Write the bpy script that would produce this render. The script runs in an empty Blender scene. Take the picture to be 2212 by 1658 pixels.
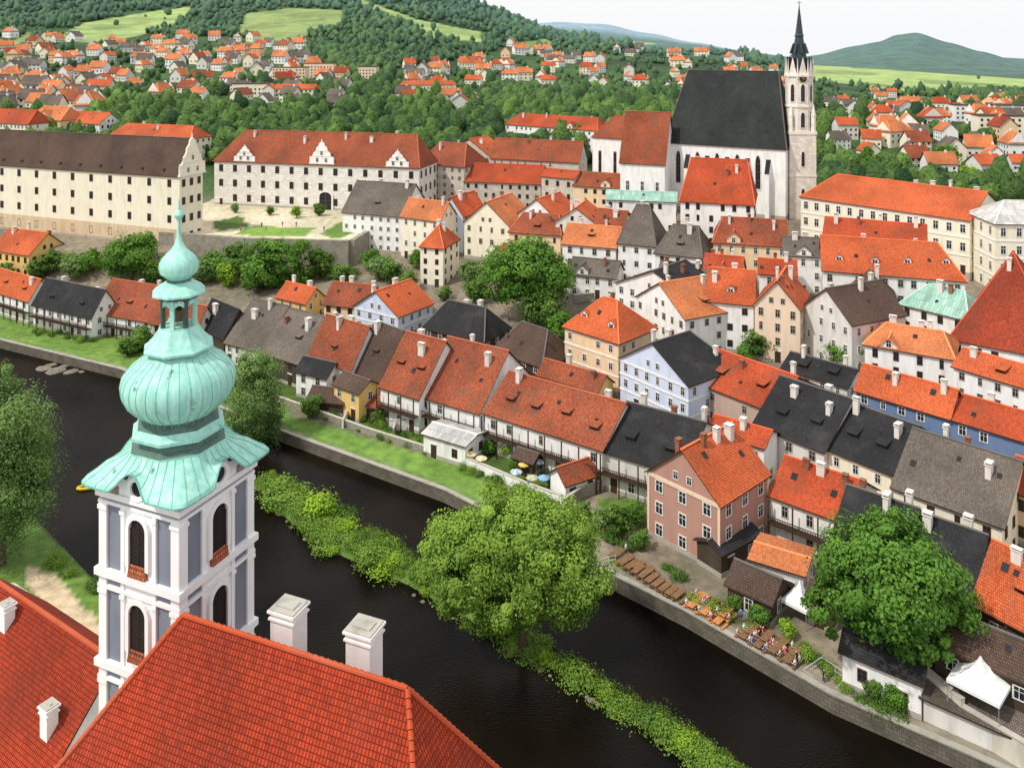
import bpy, math, random, numpy as np, bmesh
from mathutils import Vector, Matrix
random.seed(7)
F,CZ,VH,UC=1800.,70.,105.,1106.
SC=bpy.context.scene; COL=SC.collection
# ---------------------------------------------------------------- terrain
def dist_line(P,pts,closed=False):
    pts=np.array(pts,float); n=len(pts); d=np.full(len(P),1e9)
    for i in range(n if closed else n-1):
        a=pts[i];b=pts[(i+1)%n];ab=b-a
        t=np.clip(((P-a)@ab)/(ab@ab),0,1)
        d=np.minimum(d,np.hypot(*(P-a-t[:,None]*ab).T))
    return d
def inside(P,poly):
    x,y=P[:,0],P[:,1]; r=np.zeros(len(P),bool); n=len(poly)
    for i in range(n):
        x0,y0=poly[i];x1,y1=poly[(i+1)%n]
        if y0==y1: continue
        c=((y0>y)!=(y1>y))&(x<(x1-x0)*(y-y0)/(y1-y0)+x0); r^=c
    return r
def wp(u,v,z=0.):
    Y=(CZ-z)*F/(v-VH); return ((u-UC)/F*Y,Y)
def sm(t): t=np.clip(t,0,1); return t*t*(3-2*t)
BANK=[(-400,245),(-300,228),(-160,203),(-120,195),(-83,177),(-42,149),(-10.4,128.6),(10.6,110),(21,101),(33.8,87.8),(43.7,80.8),(58,70),(80,52),(120,25),(160,0)]
NEAR=[(-400,190),(-150,165),(-110,152),(-85,136),(-63,116),(-52,106),(-40,90),(-25,75),(-5,60),(20,45),(60,15),(90,0)]
TOWN=BANK+[(1200,0),(12000,12000),(-12000,12000),(-12000,245)]
RIVER=BANK+NEAR[::-1]
ISL=[wp(u,v,.5) for u,v in [(560,1000),(720,1085),(880,1185),(1150,1375),(1400,1515),(1640,1655),(2000,1860),(1900,1900),(1530,1660),(1400,1570),(1110,1405),(870,1265),(700,1190),(560,1085),(545,1040)]]
T1=[(-104,249),(-76,240),(-46,237),(-41,262),(-28,282),(0,300),(0,330),(-110,330),(-110,262)]
T2=[(-260,262),(-180,258),(-99,232),(-90,252),(-112,262),(-112,330),(-260,330)]
TU=[-600,0,400,800,1000,1060,1200,1300,1400,1500,1600,1700,1760,1850,1900,1935,1980,2050,2120,2212,2800]
TY=[450,600,800,1000,1300,1700,2300,3500,6000,10000]
TV=[[285,205,160,115,75,35,-20,0,60,90],[280,205,155,115,75,35,-20,0,60,90],[280,205,155,112,75,30,-30,0,60,90],
[280,215,165,120,75,25,-25,0,60,90],[280,220,180,150,100,50,0,20,60,90],[280,225,185,155,110,62,22,40,60,60],
[280,230,195,165,125,92,76,82,78,48],[282,232,198,168,130,104,95,96,86,52],[285,235,200,170,136,116,110,106,92,72],
[285,238,205,175,142,122,112,108,100,92],[285,240,210,180,150,132,122,118,112,110],[285,242,215,190,165,152,142,138,128,125],
[280,245,220,200,180,168,158,145,120,125],[280,245,220,205,190,178,165,150,99,125],[280,245,222,205,190,178,165,152,90,125],[280,245,222,205,190,178,165,152,76,125],
[280,245,222,205,190,178,166,153,71,125],[280,245,222,205,190,180,168,155,92,125],[280,245,222,205,190,182,170,158,112,125],[280,245,222,205,192,184,172,160,138,130],[280,245,222,205,195,186,175,162,140,130]]
TV=np.array(TV,float)
def wob(x,y,s): return (np.sin(x/s+1.3*np.sin(y/s*.7))+np.sin(y/s*1.3+2+1.1*np.sin(x/s*.9)))*.5
def H(x,y):
    x=np.atleast_1d(np.asarray(x,float)).ravel();y=np.atleast_1d(np.asarray(y,float)).ravel();P=np.stack([x,y],1)
    ym=np.clip(y,450,9999); u=np.clip(UC+F*x/np.maximum(y,20),-600,2799)
    ui=np.clip(np.searchsorted(TU,u,side='right')-1,0,len(TU)-2);ta=np.array(TU,float);fu=(u-ta[ui])/(ta[ui+1]-ta[ui])
    ly=np.log(np.array(TY,float));lv=np.log(ym);yi=np.clip(np.searchsorted(ly,lv,side='right')-1,0,len(TY)-2);fy=(lv-ly[yi])/(ly[yi+1]-ly[yi])
    fu2=fu*.5+.5*sm(fu)
    v=(TV[ui,yi]*(1-fu2)+TV[ui+1,yi]*fu2)*(1-fy)+(TV[ui,yi+1]*(1-fu2)+TV[ui+1,yi+1]*fu2)*fy
    zf=CZ-(v-VH)*ym/F + wob(x,y,90.)*np.clip((y-450)/300,0,3)
    d=dist_line(P,BANK); it=inside(P,TOWN)
    zt=np.interp(d,[0,22,45,75,110,150,250],[2,2,5,9,13,14,15])+6*np.exp(-((x-70)**2+(y-262)**2)/(2*45.**2))
    w=sm((y-330)/120); zt=zt*(1-w)+zf*w
    for poly,hz,ed in ((T2,12.,3.),(T1,15.,1.)):
        di=dist_line(P,poly,True); i=inside(P,poly); k=np.where(i,1.,1-sm(di/ed)); zt=zt*(1-k)+hz*k
    kk=sm((d-.2)/1.);zt=np.where(d<1.3,-2*(1-kk)+zt*kk,zt)
    dn=dist_line(P,NEAR); zn=np.interp(dn,[0,8,30],[1.2,2,4])
    z=np.where(it,zt,zn)
    r=inside(P,RIVER); k=sm(dn/1.5)
    z=np.where(r,np.where(d<dn,-2.,1.2*(1-k)-2*k),z)
    ii=inside(P,ISL); di=dist_line(P,ISL,True); z=np.where(ii,-1.+1.9*sm(di/2.2),z)
    return z
def h1(x,y): return float(H(x,y)[0])
def G(u,v):
    Ys=np.geomspace(40,9500,1400); zr=CZ-(v-VH)*Ys/F; hh=H((u-UC)/F*Ys,Ys)
    i=np.argmax(hh>=zr)
    if i==0: i=len(Ys)-1
    a=zr[i-1]-hh[i-1];b=hh[i]-zr[i];t=a/(a+b) if a+b>0 else 0
    Y=Ys[i-1]+(Ys[i]-Ys[i-1])*t;x=(u-UC)/F*Y
    return x,Y,h1(x,Y)
# ---------------------------------------------------------------- material helpers
MATS={}
def newmat(name):
    m=bpy.data.materials.new(name);m.use_nodes=True;nt=m.node_tree;b=nt.nodes['Principled BSDF'];b.inputs['Roughness'].default_value=.85
    b.inputs['Specular IOR Level'].default_value=.25
    return m,nt,b
def N(nt,t,**k):
    return nt.nodes.new(t)
def noise(nt,scale,detail=4,vec=None,sc3=None):
    n=N(nt,'ShaderNodeTexNoise');n.inputs['Scale'].default_value=scale;n.inputs['Detail'].default_value=detail
    g=N(nt,'ShaderNodeNewGeometry')
    src=vec or g.outputs['Position']
    if sc3:
        mp=N(nt,'ShaderNodeMapping');mp.inputs['Scale'].default_value=sc3;nt.links.new(src,mp.inputs[0]);src=mp.outputs[0]
    nt.links.new(src,n.inputs['Vector']);return n.outputs['Fac']
def ramp(nt,fac,p0,p1,c0=(0,0,0,1),c1=(1,1,1,1)):
    r=N(nt,'ShaderNodeValToRGB');r.color_ramp.elements[0].position=p0;r.color_ramp.elements[1].position=p1
    r.color_ramp.elements[0].color=c0;r.color_ramp.elements[1].color=c1;nt.links.new(fac,r.inputs[0]);return r.outputs[0]
def mix(nt,fac,a,b,mode='MIX'):
    m=nt.nodes.new('ShaderNodeMix');m.data_type='RGBA';m.blend_type=mode
    for s,i in ((fac,0),(a,6),(b,7)):
        if hasattr(s,'is_linked'): nt.links.new(s,m.inputs[i])
        elif i==0: m.inputs[0].default_value=s
        else: m.inputs[i].default_value=tuple(s)[:3]+(1,)
    return m.outputs[2]
def bump(nt,b,hgt,st,dist):
    n=N(nt,'ShaderNodeBump');n.inputs['Strength'].default_value=st;n.inputs['Distance'].default_value=dist
    nt.links.new(hgt,n.inputs['Height']);nt.links.new(n.outputs[0],b.inputs['Normal'])
def mul(c,k): return tuple(min(1,x*k) for x in c)
def plaster(name,c,dirt=.35,rough=.9):
    if name in MATS: return MATS[name]
    m,nt,b=newmat(name)
    s=ramp(nt,noise(nt,.9,6,sc3=(1,1,.25)),.46,.8)
    f=ramp(nt,noise(nt,.25,3),.45,.75)
    c1=mix(nt,s,c,mul(c,1-dirt*.55)); c2=mix(nt,f,c1,mix(nt,.35,c1,(.5,.44,.35)))
    c3=mix(nt,dirt*.9,c1,c2)
    nt.links.new(c3,b.inputs['Base Color']);b.inputs['Roughness'].default_value=rough
    bump(nt,b,noise(nt,6,4),.2,.03);MATS[name]=m;return m
def tiles(name,c,w=.22,hh=.33,var=.3,patch=(.16,.08,.05),pk=.5,bs=.7,off=.5,mk=.35):
    if name in MATS: return MATS[name]
    m,nt,b=newmat(name);uv=N(nt,'ShaderNodeUVMap');br=N(nt,'ShaderNodeTexBrick')
    br.offset=off;br.inputs['Scale'].default_value=1;br.inputs['Brick Width'].default_value=w;br.inputs['Row Height'].default_value=hh
    br.inputs['Mortar Size'].default_value=.03;br.inputs['Mortar Smooth'].default_value=.6;br.inputs['Bias'].default_value=-.1
    br.inputs['Color1'].default_value=mul(c,1.12)+(1,);br.inputs['Color2'].default_value=mul(c,1-var)+(1,);br.inputs['Mortar'].default_value=mul(c,mk)+(1,)
    nt.links.new(uv.outputs[0],br.inputs['Vector'])
    p=ramp(nt,noise(nt,.35,6),.5,.75);q=ramp(nt,noise(nt,2.2,3),.35,.7);w2=ramp(nt,noise(nt,.12,2),.35,.65,(.78,.78,.78,1),(1.15,1.12,1.1,1))
    c1=mix(nt,q,br.outputs['Color'],mix(nt,1.,br.outputs['Color'],(.82,.8,.78),'MULTIPLY'))
    pf=nt.nodes.new('ShaderNodeMath');pf.operation='MULTIPLY';pf.inputs[1].default_value=pk;nt.links.new(p,pf.inputs[0])
    c2=mix(nt,1.,mix(nt,pf.outputs[0],c1,patch),w2,'MULTIPLY')
    nt.links.new(c2,b.inputs['Base Color']);b.inputs['Roughness'].default_value=.8
    inv=nt.nodes.new('ShaderNodeMath');inv.operation='SUBTRACT';inv.inputs[0].default_value=1;nt.links.new(br.outputs['Fac'],inv.inputs[1])
    bump(nt,b,inv.outputs[0],bs,.06);MATS[name]=m;return m
def stone(name,c,w=.7,hh=.35,mort=.5,lo=.5):
    if name in MATS: return MATS[name]
    m,nt,b=newmat(name);uv=N(nt,'ShaderNodeUVMap');br=N(nt,'ShaderNodeTexBrick')
    br.inputs['Scale'].default_value=1;br.inputs['Brick Width'].default_value=w;br.inputs['Row Height'].default_value=hh;br.inputs['Mortar Size'].default_value=.04
    br.inputs['Color1'].default_value=mul(c,1.12)+(1,);br.inputs['Color2'].default_value=mul(c,.85)+(1,);br.inputs['Mortar'].default_value=mul(c,mort)+(1,)
    nt.links.new(uv.outputs[0],br.inputs['Vector'])
    c1=mix(nt,ramp(nt,noise(nt,.5,6),.45,.75),br.outputs['Color'],mul(c,lo))
    nt.links.new(c1,b.inputs['Base Color']);bump(nt,b,noise(nt,3,5),.5,.08);MATS[name]=m;return m
def flat(name,c,rough=.6,metal=0,ns=3.,nv=.25):
    if name in MATS: return MATS[name]
    m,nt,b=newmat(name);f=noise(nt,ns,4);nt.links.new(mix(nt,ramp(nt,f,.35,.7),mul(c,1+nv*.3),mul(c,1-nv)),b.inputs['Base Color'])
    b.inputs['Roughness'].default_value=rough;b.inputs['Metallic'].default_value=metal;MATS[name]=m;return m
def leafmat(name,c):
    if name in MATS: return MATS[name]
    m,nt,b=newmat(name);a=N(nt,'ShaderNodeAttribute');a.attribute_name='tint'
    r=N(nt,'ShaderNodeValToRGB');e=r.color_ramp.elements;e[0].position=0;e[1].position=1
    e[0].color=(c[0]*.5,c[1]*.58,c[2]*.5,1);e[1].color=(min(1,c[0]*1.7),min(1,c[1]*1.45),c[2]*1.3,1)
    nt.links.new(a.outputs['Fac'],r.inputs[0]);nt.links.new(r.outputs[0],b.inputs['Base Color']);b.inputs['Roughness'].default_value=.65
    t=N(nt,'ShaderNodeBsdfTranslucent');nt.links.new(r.outputs[0],t.inputs[0]);ms=N(nt,'ShaderNodeMixShader');ms.inputs[0].default_value=.38
    out=nt.nodes['Material Output'];nt.links.new(b.outputs[0],ms.inputs[1]);nt.links.new(t.outputs[0],ms.inputs[2]);nt.links.new(ms.outputs[0],out.inputs[0])
    MATS[name]=m;return m
def copper(name='patinated_copper'):
    if name in MATS: return MATS[name]
    m,nt,b=newmat(name)
    s=ramp(nt,noise(nt,1.2,5,sc3=(2,2,.3)),.36,.68)
    c1=mix(nt,s,(.27,.57,.48),(.41,.72,.61))
    st=ramp(nt,noise(nt,2.2,6,sc3=(4,4,.22)),.62,.78)
    c2=mix(nt,st,c1,(.15,.34,.27));k=ramp(nt,noise(nt,.8,6),.66,.74);c3=mix(nt,k,c2,(.08,.12,.09))
    nt.links.new(c3,b.inputs['Base Color']);b.inputs['Roughness'].default_value=.5;bump(nt,b,noise(nt,5,3),.08,.03);MATS[name]=m;return m
WALLS={'W':('white',(.86,.85,.83)),'C':('cream',(.85,.79,.63)),'Y':('yellow',(.78,.52,.18)),'O':('peach',(.80,.60,.38)),'B':('pale blue',(.60,.68,.84)),
'P':('dusty pink',(.47,.25,.20)),'G':('grey',(.70,.68,.64)),'K':('dark timber',(.06,.042,.03)),'D':('slate blue',(.15,.22,.38)),'M':('brownish pink',(.5,.36,.3)),'S':('sgraffito',(.52,.46,.4)),'T':('pale sgraffito',(.7,.66,.6)),'F':('beige',(.78,.62,.46))}
ROOFS={'r':('red tiled',(.56,.095,.032)),'o':('orange tiled',(.76,.25,.095)),'b':('weathered red-brown',(.41,.105,.048)),'k':('black shingled',(.03,.031,.035)),'g':('grey-brown',(.19,.16,.135)),'t':('green copper',(.36,.6,.5)),'n':('dark brown',(.13,.08,.06)),'w':('pale metal',(.6,.6,.58)),'s':('bright orange-red',(.68,.145,.048)),'d':('deep red',(.40,.065,.028)),'l':('smooth black slate',(.028,.034,.034))}
def wm(k):
    n,c=WALLS[k]
    if k=='S': return stone('sgraffito_plaster',(.60,.54,.46),1.2,.6,.55,.75)
    if k=='T': return stone('pale_sgraffito_plaster',(.78,.75,.70),1.2,.7,.5,.85)
    return plaster(n.replace(' ','_')+'_plaster',c,.5 if k in 'WG' else .3)
def rm(k):
    n,c=ROOFS[k]
    dk={'k':dict(patch=(.055,.055,.055),pk=.6),'l':dict(patch=(.05,.055,.05),pk=.35,w=.5,hh=.5,mk=.7,bs=.3),'g':dict(patch=(.09,.08,.06),pk=.7),'n':dict(patch=(.06,.05,.04)),'t':dict(patch=(.2,.36,.3),w=.6,hh=2.),'w':dict(patch=(.4,.4,.38),w=.6,hh=2.),
        'o':dict(patch=(.4,.17,.09),pk=.5),'b':dict(patch=(.15,.08,.05),pk=.7,var=.4),'s':dict(patch=(.4,.12,.06),pk=.4),'d':dict(patch=(.2,.06,.04),pk=.6,var=.35)}.get(k,{})
    return tiles(n.replace(' ','_')+'_roof',c,**dk)
M_RIDGE={k:plaster('ridge_'+ROOFS[k][0].replace(' ','_'),mul(ROOFS[k][1],1.3) if k not in 'kgnl' else (.14,.13,.12)) for k in ROOFS}
M_GLASS=flat('window_glass',(.02,.024,.03),.15);M_FRAME=flat('white_paint',(.8,.79,.76),.6);M_WOOD=flat('dark_wood',(.06,.035,.02),.8);M_STUCCO=plaster('chimney_plaster',(.74,.69,.63),.5)
M_BRICK=stone('brick',(.36,.15,.09),.25,.08,.8);M_BFR=flat('brown_frame',(.12,.06,.035),.6);M_STONE=stone('rubble_stone',(.36,.33,.27),.6,.3);M_COP=copper();M_COPD=flat('dark_copper',(.10,.17,.14),.6)
# ---------------------------------------------------------------- mesh builder
class MB:
    def __init__(s): s.v=[];s.f=[];s.m=[];s.uv=[]
    def face(s,p,mi=0):
        i=len(s.v);p=[Vector(q) for q in p];s.v+=p;s.f.append(tuple(range(i,i+len(p))));s.m.append(mi)
        n=Vector((0,0,0))
        for k in range(len(p)):
            a,b=p[k],p[(k+1)%len(p)];n+=a.cross(b)
        if n.length<1e-9:n=Vector((0,0,1))
        n.normalize();hx=Vector((0,0,1)).cross(n)
        if hx.length<.05: hx=Vector((1,0,0))
        hx.normalize();w=n.cross(hx);s.uv+=[(q.dot(hx),q.dot(w)) for q in p]
    def box(s,x0,y0,z0,x1,y1,z1,mi=0,T=None):
        c=[Vector(q) for q in ((x0,y0,z0),(x1,y0,z0),(x1,y1,z0),(x0,y1,z0),(x0,y0,z1),(x1,y0,z1),(x1,y1,z1),(x0,y1,z1))]
        if T is not None:c=[T@q for q in c]
        for f in ((0,3,2,1),(4,5,6,7),(0,1,5,4),(1,2,6,5),(2,3,7,6),(3,0,4,7)): s.face([c[k] for k in f],mi)
    def prism(s,poly,z0,z1,mi=0,T=None):
        T=T or Matrix();n=len(poly)
        s.face([T@Vector((x,y,z1)) for x,y in poly],mi);s.face([T@Vector((x,y,z0)) for x,y in poly[::-1]],mi)
        for i in range(n):
            a=poly[i];b=poly[(i+1)%n];s.face([T@Vector(q) for q in ((a[0],a[1],z0),(b[0],b[1],z0),(b[0],b[1],z1),(a[0],a[1],z1))],mi)
    def tube(s,p,q,r0,r1,n=7,mi=0):
        p=Vector(p);q=Vector(q);d=(q-p).normalized();a=d.orthogonal().normalized();b=d.cross(a)
        R=[[c+(a*math.cos(t)+b*math.sin(t))*r for t in [2*math.pi*k/n for k in range(n)]] for c,r in ((p,r0),(q,r1))]
        for k in range(n): s.face([R[0][k],R[0][(k+1)%n],R[1][(k+1)%n],R[1][k]],mi)
        s.face(R[0][::-1],mi);s.face(R[1],mi)
    def beam(s,p,q,w,hh,mi=0):
        p=Vector(p);q=Vector(q);d=(q-p).normalized();a=Vector((0,0,1)).cross(d)
        if a.length<.01:a=Vector((1,0,0))
        a=a.normalized()*w/2;b=d.cross(a).normalized()*hh/2
        R=[[c-a-b,c+a-b,c+a+b,c-a+b] for c in (p,q)]
        for k in range(4): s.face([R[0][k],R[0][(k+1)%4],R[1][(k+1)%4],R[1][k]],mi)
        s.face(R[0][::-1],mi);s.face(R[1],mi)
    def mesh(s,name,mats,smooth=False):
        me=bpy.data.meshes.new(name);me.from_pydata([tuple(v) for v in s.v],[],s.f)
        for m in mats: me.materials.append(m)
        me.polygons.foreach_set('material_index',s.m)
        ul=me.uv_layers.new(name='UVMap');ul.data.foreach_set('uv',[c for p in s.uv for c in p])
        if smooth: me.polygons.foreach_set('use_smooth',[True]*len(me.polygons))
        me.update();return me
def new(name,data,parent=None,loc=(0,0,0),rz=0,scale=(1,1,1),rot=None,label=None,cat=None,kind=None,group=None):
    o=bpy.data.objects.new(name,data);COL.objects.link(o);o.location=loc;o.rotation_euler=rot or (0,0,rz);o.scale=scale
    if parent:o.parent=parent
    if label:o['label']=label
    if cat:o['category']=cat
    if kind:o['kind']=kind
    if group:o['group']=group
    return o
def winmesh(name,fm,surround=.1):
    b=MB();w=.5;t=surround
    b.face([(-w,-.03,0),(w,-.03,0),(w,-.03,1),(-w,-.03,1)],1)
    for x0,z0,x1,z1 in ((-w-t,-.02,-w,1.06),(w,-.02,w+t,1.06),(-w-t,1,w+t,1.08),(-w-t*1.3,-.07,w+t*1.3,0)): b.box(x0,-.1,z0,x1,.0,z1,0)
    b.box(-.03,-.06,0,.03,-.031,1,0);b.box(-w,-.055,.62,w,-.032,.66,0)
    b.box(-w,-.07,0,-w+.05,-.034,1,0);b.box(w-.05,-.07,0,w,-.034,1,0)
    return b.mesh(name,[fm,M_GLASS])
WM=winmesh('window_mesh_white',M_FRAME);WB=winmesh('window_mesh_brown',M_BFR,.04);WS=winmesh('window_mesh_stone',plaster('window_stone',(.5,.45,.38)),.07)
def archmesh(name,sur):
    b=MB();pts=[(-.5,0),(.5,0),(.5,.75)]+[(.5*math.cos(t),.75+.25*math.sin(t)) for t in np.linspace(0,math.pi,9)[1:-1]]+[(-.5,.75)]
    b.face([(x,-.02,z) for x,z in pts],1);out=[(x*1.3,z*1.06 if z>0 else -.03) for x,z in pts]
    n=len(pts)
    for i in range(n):
        p,q=pts[i],pts[(i+1)%n];P,Q=out[i],out[(i+1)%n]
        b.face([(P[0],-.12,P[1]),(Q[0],-.12,Q[1]),(q[0],-.12,q[1]),(p[0],-.12,p[1])],0)
        b.face([(p[0],-.12,p[1]),(q[0],-.12,q[1]),(q[0],-.02,q[1]),(p[0],-.02,p[1])],0)
        b.face([(P[0],-.12,P[1]),(Q[0],-.12,Q[1]),(Q[0],0,Q[1]),(P[0],0,P[1])],0)
    b.box(-.03,-.06,0,.03,-.021,.98,2)
    for z in (.25,.5,.75): b.box(-.5,-.055,z,.5,-.022,z+.02,2)
    return b.mesh(name,[sur,M_GLASS,M_BFR])
WA=archmesh('arched_window_mesh',M_FRAME)
_d=MB();_d.box(-.5,-.08,0,.5,0,1,0);_d.box(-.42,-.12,.05,-.04,-.081,.45,0);_d.box(.04,-.12,.05,.42,-.081,.45,0);_d.box(-.42,-.12,.52,-.04,-.081,.93,0);_d.box(.04,-.12,.52,.42,-.081,.93,0);_d.box(-.6,-.1,1,.6,0,1.08,1)
DM=_d.mesh('door_mesh',[M_WOOD,M_FRAME])
def chim_mesh(name,m,w=.8,d=.6,hh=2.6):
    b=MB();b.box(-w/2,-d/2,-1.2,w/2,d/2,hh-.4,0);b.box(-w/2-.1,-d/2-.1,hh-.4,w/2+.1,d/2+.1,hh-.25,0);b.box(-w/2+.05,-d/2+.05,hh-.25,w/2-.05,d/2-.05,hh-.05,1)
    b.box(-w/2-.08,-d/2-.08,hh-.05,w/2+.08,d/2+.08,hh+.05,0);return b.mesh(name,[m,M_WOOD])
CH=[chim_mesh('chimney_mesh_a',M_STUCCO),chim_mesh('chimney_mesh_b',M_STUCCO,1.2,.7,2.),chim_mesh('chimney_mesh_c',M_BRICK,.8,.7,1.8),chim_mesh('chimney_mesh_d',M_STUCCO,1.,.9,2.2)]
DORM={}
def dormer_mesh(rk,shed=False):
    if (rk,shed) in DORM:return DORM[rk,shed]
    b=MB();w=.75
    if shed:
        b.box(-w,0,-.8,w,2.2,.75,1);b.face([(-w-.2,-.35,.72),(w+.2,-.35,.72),(w+.2,2.6,1.25),(-w-.2,2.6,1.25)],0);b.face([(-w-.2,-.35,.62),(w+.2,-.35,.62),(w+.2,2.6,1.15),(-w-.2,2.6,1.15)],0)
        b.face([(-w-.2,-.35,.62),(w+.2,-.35,.62),(w+.2,-.35,.72),(-w-.2,-.35,.72)],0)
    else:
        b.box(-w,0,-.8,w,2.2,.8,1);b.face([(-w,-.0,.8),(w,-.0,.8),(0,-.0,1.45)],1)
        for s in (-1,1):
            b.face([(s*(w+.2),-.25,.68),(0,-.25,1.5),(0,2.6,1.5),(s*(w+.2),2.6,.68)],0);b.face([(s*(w+.2),-.25,.58),(0,-.25,1.4),(0,-.25,1.5),(s*(w+.2),-.25,.68)],0)
    b.face([(-.45,-.02,-.05),(.45,-.02,-.05),(.45,-.02,.62),(-.45,-.02,.62)],2);b.box(-.04,-.05,-.05,.04,-.021,.62,1)
    DORM[rk,shed]=b.mesh('dormer_mesh',[rm(rk),wm('W') if rk in 'ros' and not shed else M_WOOD,M_GLASS]);return DORM[rk,shed]
_s=MB();_s.box(-.4,-.5,0,.4,.5,.12,0);_s.box(-.32,-.42,.12,.32,.42,.13,1);SKY=_s.mesh('skylight_mesh',[M_WOOD,M_GLASS])
# ---------------------------------------------------------------- house
def roof_geo(b,La,Wc,rise,hp,o,mp,zb,th=.2,cm=None):
    cm=Wc/2 if cm is None else cm
    s=rise/(Wc/2);ze=-o*s*.8;a0,a1,c0,c1=-o,La+o,-o,Wc+o
    r0=hp[0] if hp[0]>0 else a0;r1=La-hp[1] if hp[1]>0 else a1
    A,B_,C,D=(a0,c0,ze),(a1,c0,ze),(a1,c1,ze),(a0,c1,ze);R0,R1=(r0,cm,rise),(r1,cm,rise)
    def q(p,dz=0): return mp(p[0],p[1],p[2]+zb+dz)
    fs=[[A,B_,R1,R0],[C,D,R0,R1]]
    if hp[0]>0:fs.append([D,A,R0])
    if hp[1]>0:fs.append([B_,C,R1])
    for f in fs:
        b.face([q(p,.06) for p in f],0);b.face([q(p,.06-th) for p in f][::-1],2)
    ed=[(A,B_),(C,D)]+([(D,A)] if hp[0]>0 else [(A,R0),(R0,D)])+([(B_,C)] if hp[1]>0 else [(B_,R1),(R1,C)])
    for p,r in ed:b.face([q(p,.06-th),q(r,.06-th),q(r,.06),q(p,.06)],2)
    b.beam(q(R0,.1),q(R1,.1),.32,.16,1)
    if hp[0]>0:b.beam(q(A,.08),q(R0,.1),.26,.14,1);b.beam(q(D,.08),q(R0,.1),.26,.14,1)
    if hp[1]>0:b.beam(q(B_,.08),q(R1,.1),.26,.14,1);b.beam(q(C,.08),q(R1,.1),.26,.14,1)
def house(uL,vL,uR,vR,hw,D,rise,t='e',wall='C',roof='r',hip=(0,0),win=None,dorm=0,chim=2,label=None,cat='house',name='house',z0=None,fr=None,bal=0,shed=True,sky=None,wside=True,oh=.4,door=True,trim=False,rg=None,wing=None):
    z=z0 if z0 is not None else 6.
    for _ in range(12):
        e=z+hw;xl,yl=wp(uL,vL,e);xr,yr=wp(uR,vR,e)
        if z0 is None: z=.5*z+.5*h1((xl+xr)/2,(yl+yr)/2)
    W=math.hypot(xr-xl,yr-yl);ang=math.atan2(yr-yl,xr-xl)
    if rg:
        nx,ny=-math.sin(ang),math.cos(ang);k=(rg[0]-UC)/F;den=nx-k*ny
        if abs(den)>.35:
            hh=(k*yl-xl)/den;D=min(max(2*hh,D*.65),D*1.35)
        yy=yl+ny*D/2;zr=CZ-(rg[1]-VH)*yy/F;rise=min(max(zr-z-hw,.25*D),.75*D if hw<15 else 1.3*D)
    if sky is None: sky=random.Random(int(uL+vR)).choice([0,1,1,2,3]) if W>7 else 0
    E=new(name,None,None,(xl,yl,z),ang,label=label or f"{WALLS[wall][0]} house with {ROOFS[roof][0]} {'hipped' if max(hip)>0 else 'gabled'} roof",cat=cat);E.empty_display_size=1
    b=MB();zb=-4
    for p,q in (((0,0),(W,0)),((W,0),(W,D)),((W,D),(0,D)),((0,D),(0,0))): b.face([(p[0],p[1],zb),(q[0],q[1],zb),(q[0],q[1],hw),(p[0],p[1],hw)],0)
    if t=='e':
        if hip[0]<=0:b.face([(0,D,hw),(0,0,hw),(0,D/2,hw+rise-.15)],0)
        if hip[1]<=0:b.face([(W,0,hw),(W,D,hw),(W,D/2,hw+rise-.15)],0)
        mp=lambda a,c,z:(a,c,z);La,Wc=W,D
    else:
        if hip[0]<=0:b.face([(0,0,hw),(W,0,hw),(W/2,0,hw+rise-.15)],0)
        if hip[1]<=0:b.face([(W,D,hw),(0,D,hw),(W/2,D,hw+rise-.15)],0)
        mp=lambda a,c,z:(c,a,z);La,Wc=D,W
    k=.05;b.box(-k,-k,zb,W+k,-.001,.6,1);b.box(W+.001,0,zb,W+k,D,.6,1);b.box(-k,0,zb,-.001,D,.6,1)
    if trim:
        for zz in ([hw-.5]+[hw*i/trim for i in range(1,trim)]):
            b.box(-.12,-.12,zz-.12,W+.12,-.001,zz+.18,2);b.box(W+.001,-.002,zz-.12,W+.12,D,zz+.18,2)
            b.box(-.12,-.002,zz-.12,-.001,D,zz+.18,2)
    new('wall',b.mesh('wall',[wm(wall),plaster('plinth_plaster',(.4,.37,.33)),M_FRAME if wall!='S' else M_STUCCO]),E)
    b=MB();roof_geo(b,La,Wc,rise,hip,oh,mp,hw);R=new('roof',b.mesh('roof',[rm(roof),M_RIDGE[roof],M_WOOD]),E)
    rnd=random.Random(int(uL*7+vL))
    if wing is None: wing=(t=='e' and dorm==0 and W>7.5 and 2.5<rise and hw<13 and not name.startswith('church') and rnd.random()<.5)
    if wing:   # cross gable over the eaves
        ww_=min(W*.4,rnd.uniform(2.8,4.4));a0=rnd.choice([.28,.5,.72])*W;fz=rnd.uniform(.55,.8);zt=rise*fz;b=MB();hb=hw+zt-ww_*.42;y1=Wc/2*fz
        b.face([(a0-ww_/2,-.02,hw-.4),(a0+ww_/2,-.02,hw-.4),(a0+ww_/2,-.02,hb),(a0,-.02,hw+zt-.1),(a0-ww_/2,-.02,hb)],0)
        for s_ in (-1,1):
            b.face([(a0+s_*ww_/2,-.02,hw-.4),(a0+s_*ww_/2,y1,hw-.4),(a0+s_*ww_/2,y1,hb),(a0+s_*ww_/2,-.02,hb)],0)
            b.face([(a0+s_*(ww_/2+.25),-.35,hb-.2),(a0,-.35,hw+zt),(a0,y1+.3,hw+zt),(a0+s_*(ww_/2+.25),y1,hb-.2)],1)
            b.face([(a0+s_*(ww_/2+.25),-.35,hb-.35),(a0,-.35,hw+zt-.15),(a0,-.35,hw+zt),(a0+s_*(ww_/2+.25),-.35,hb-.2)],2)
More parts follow.
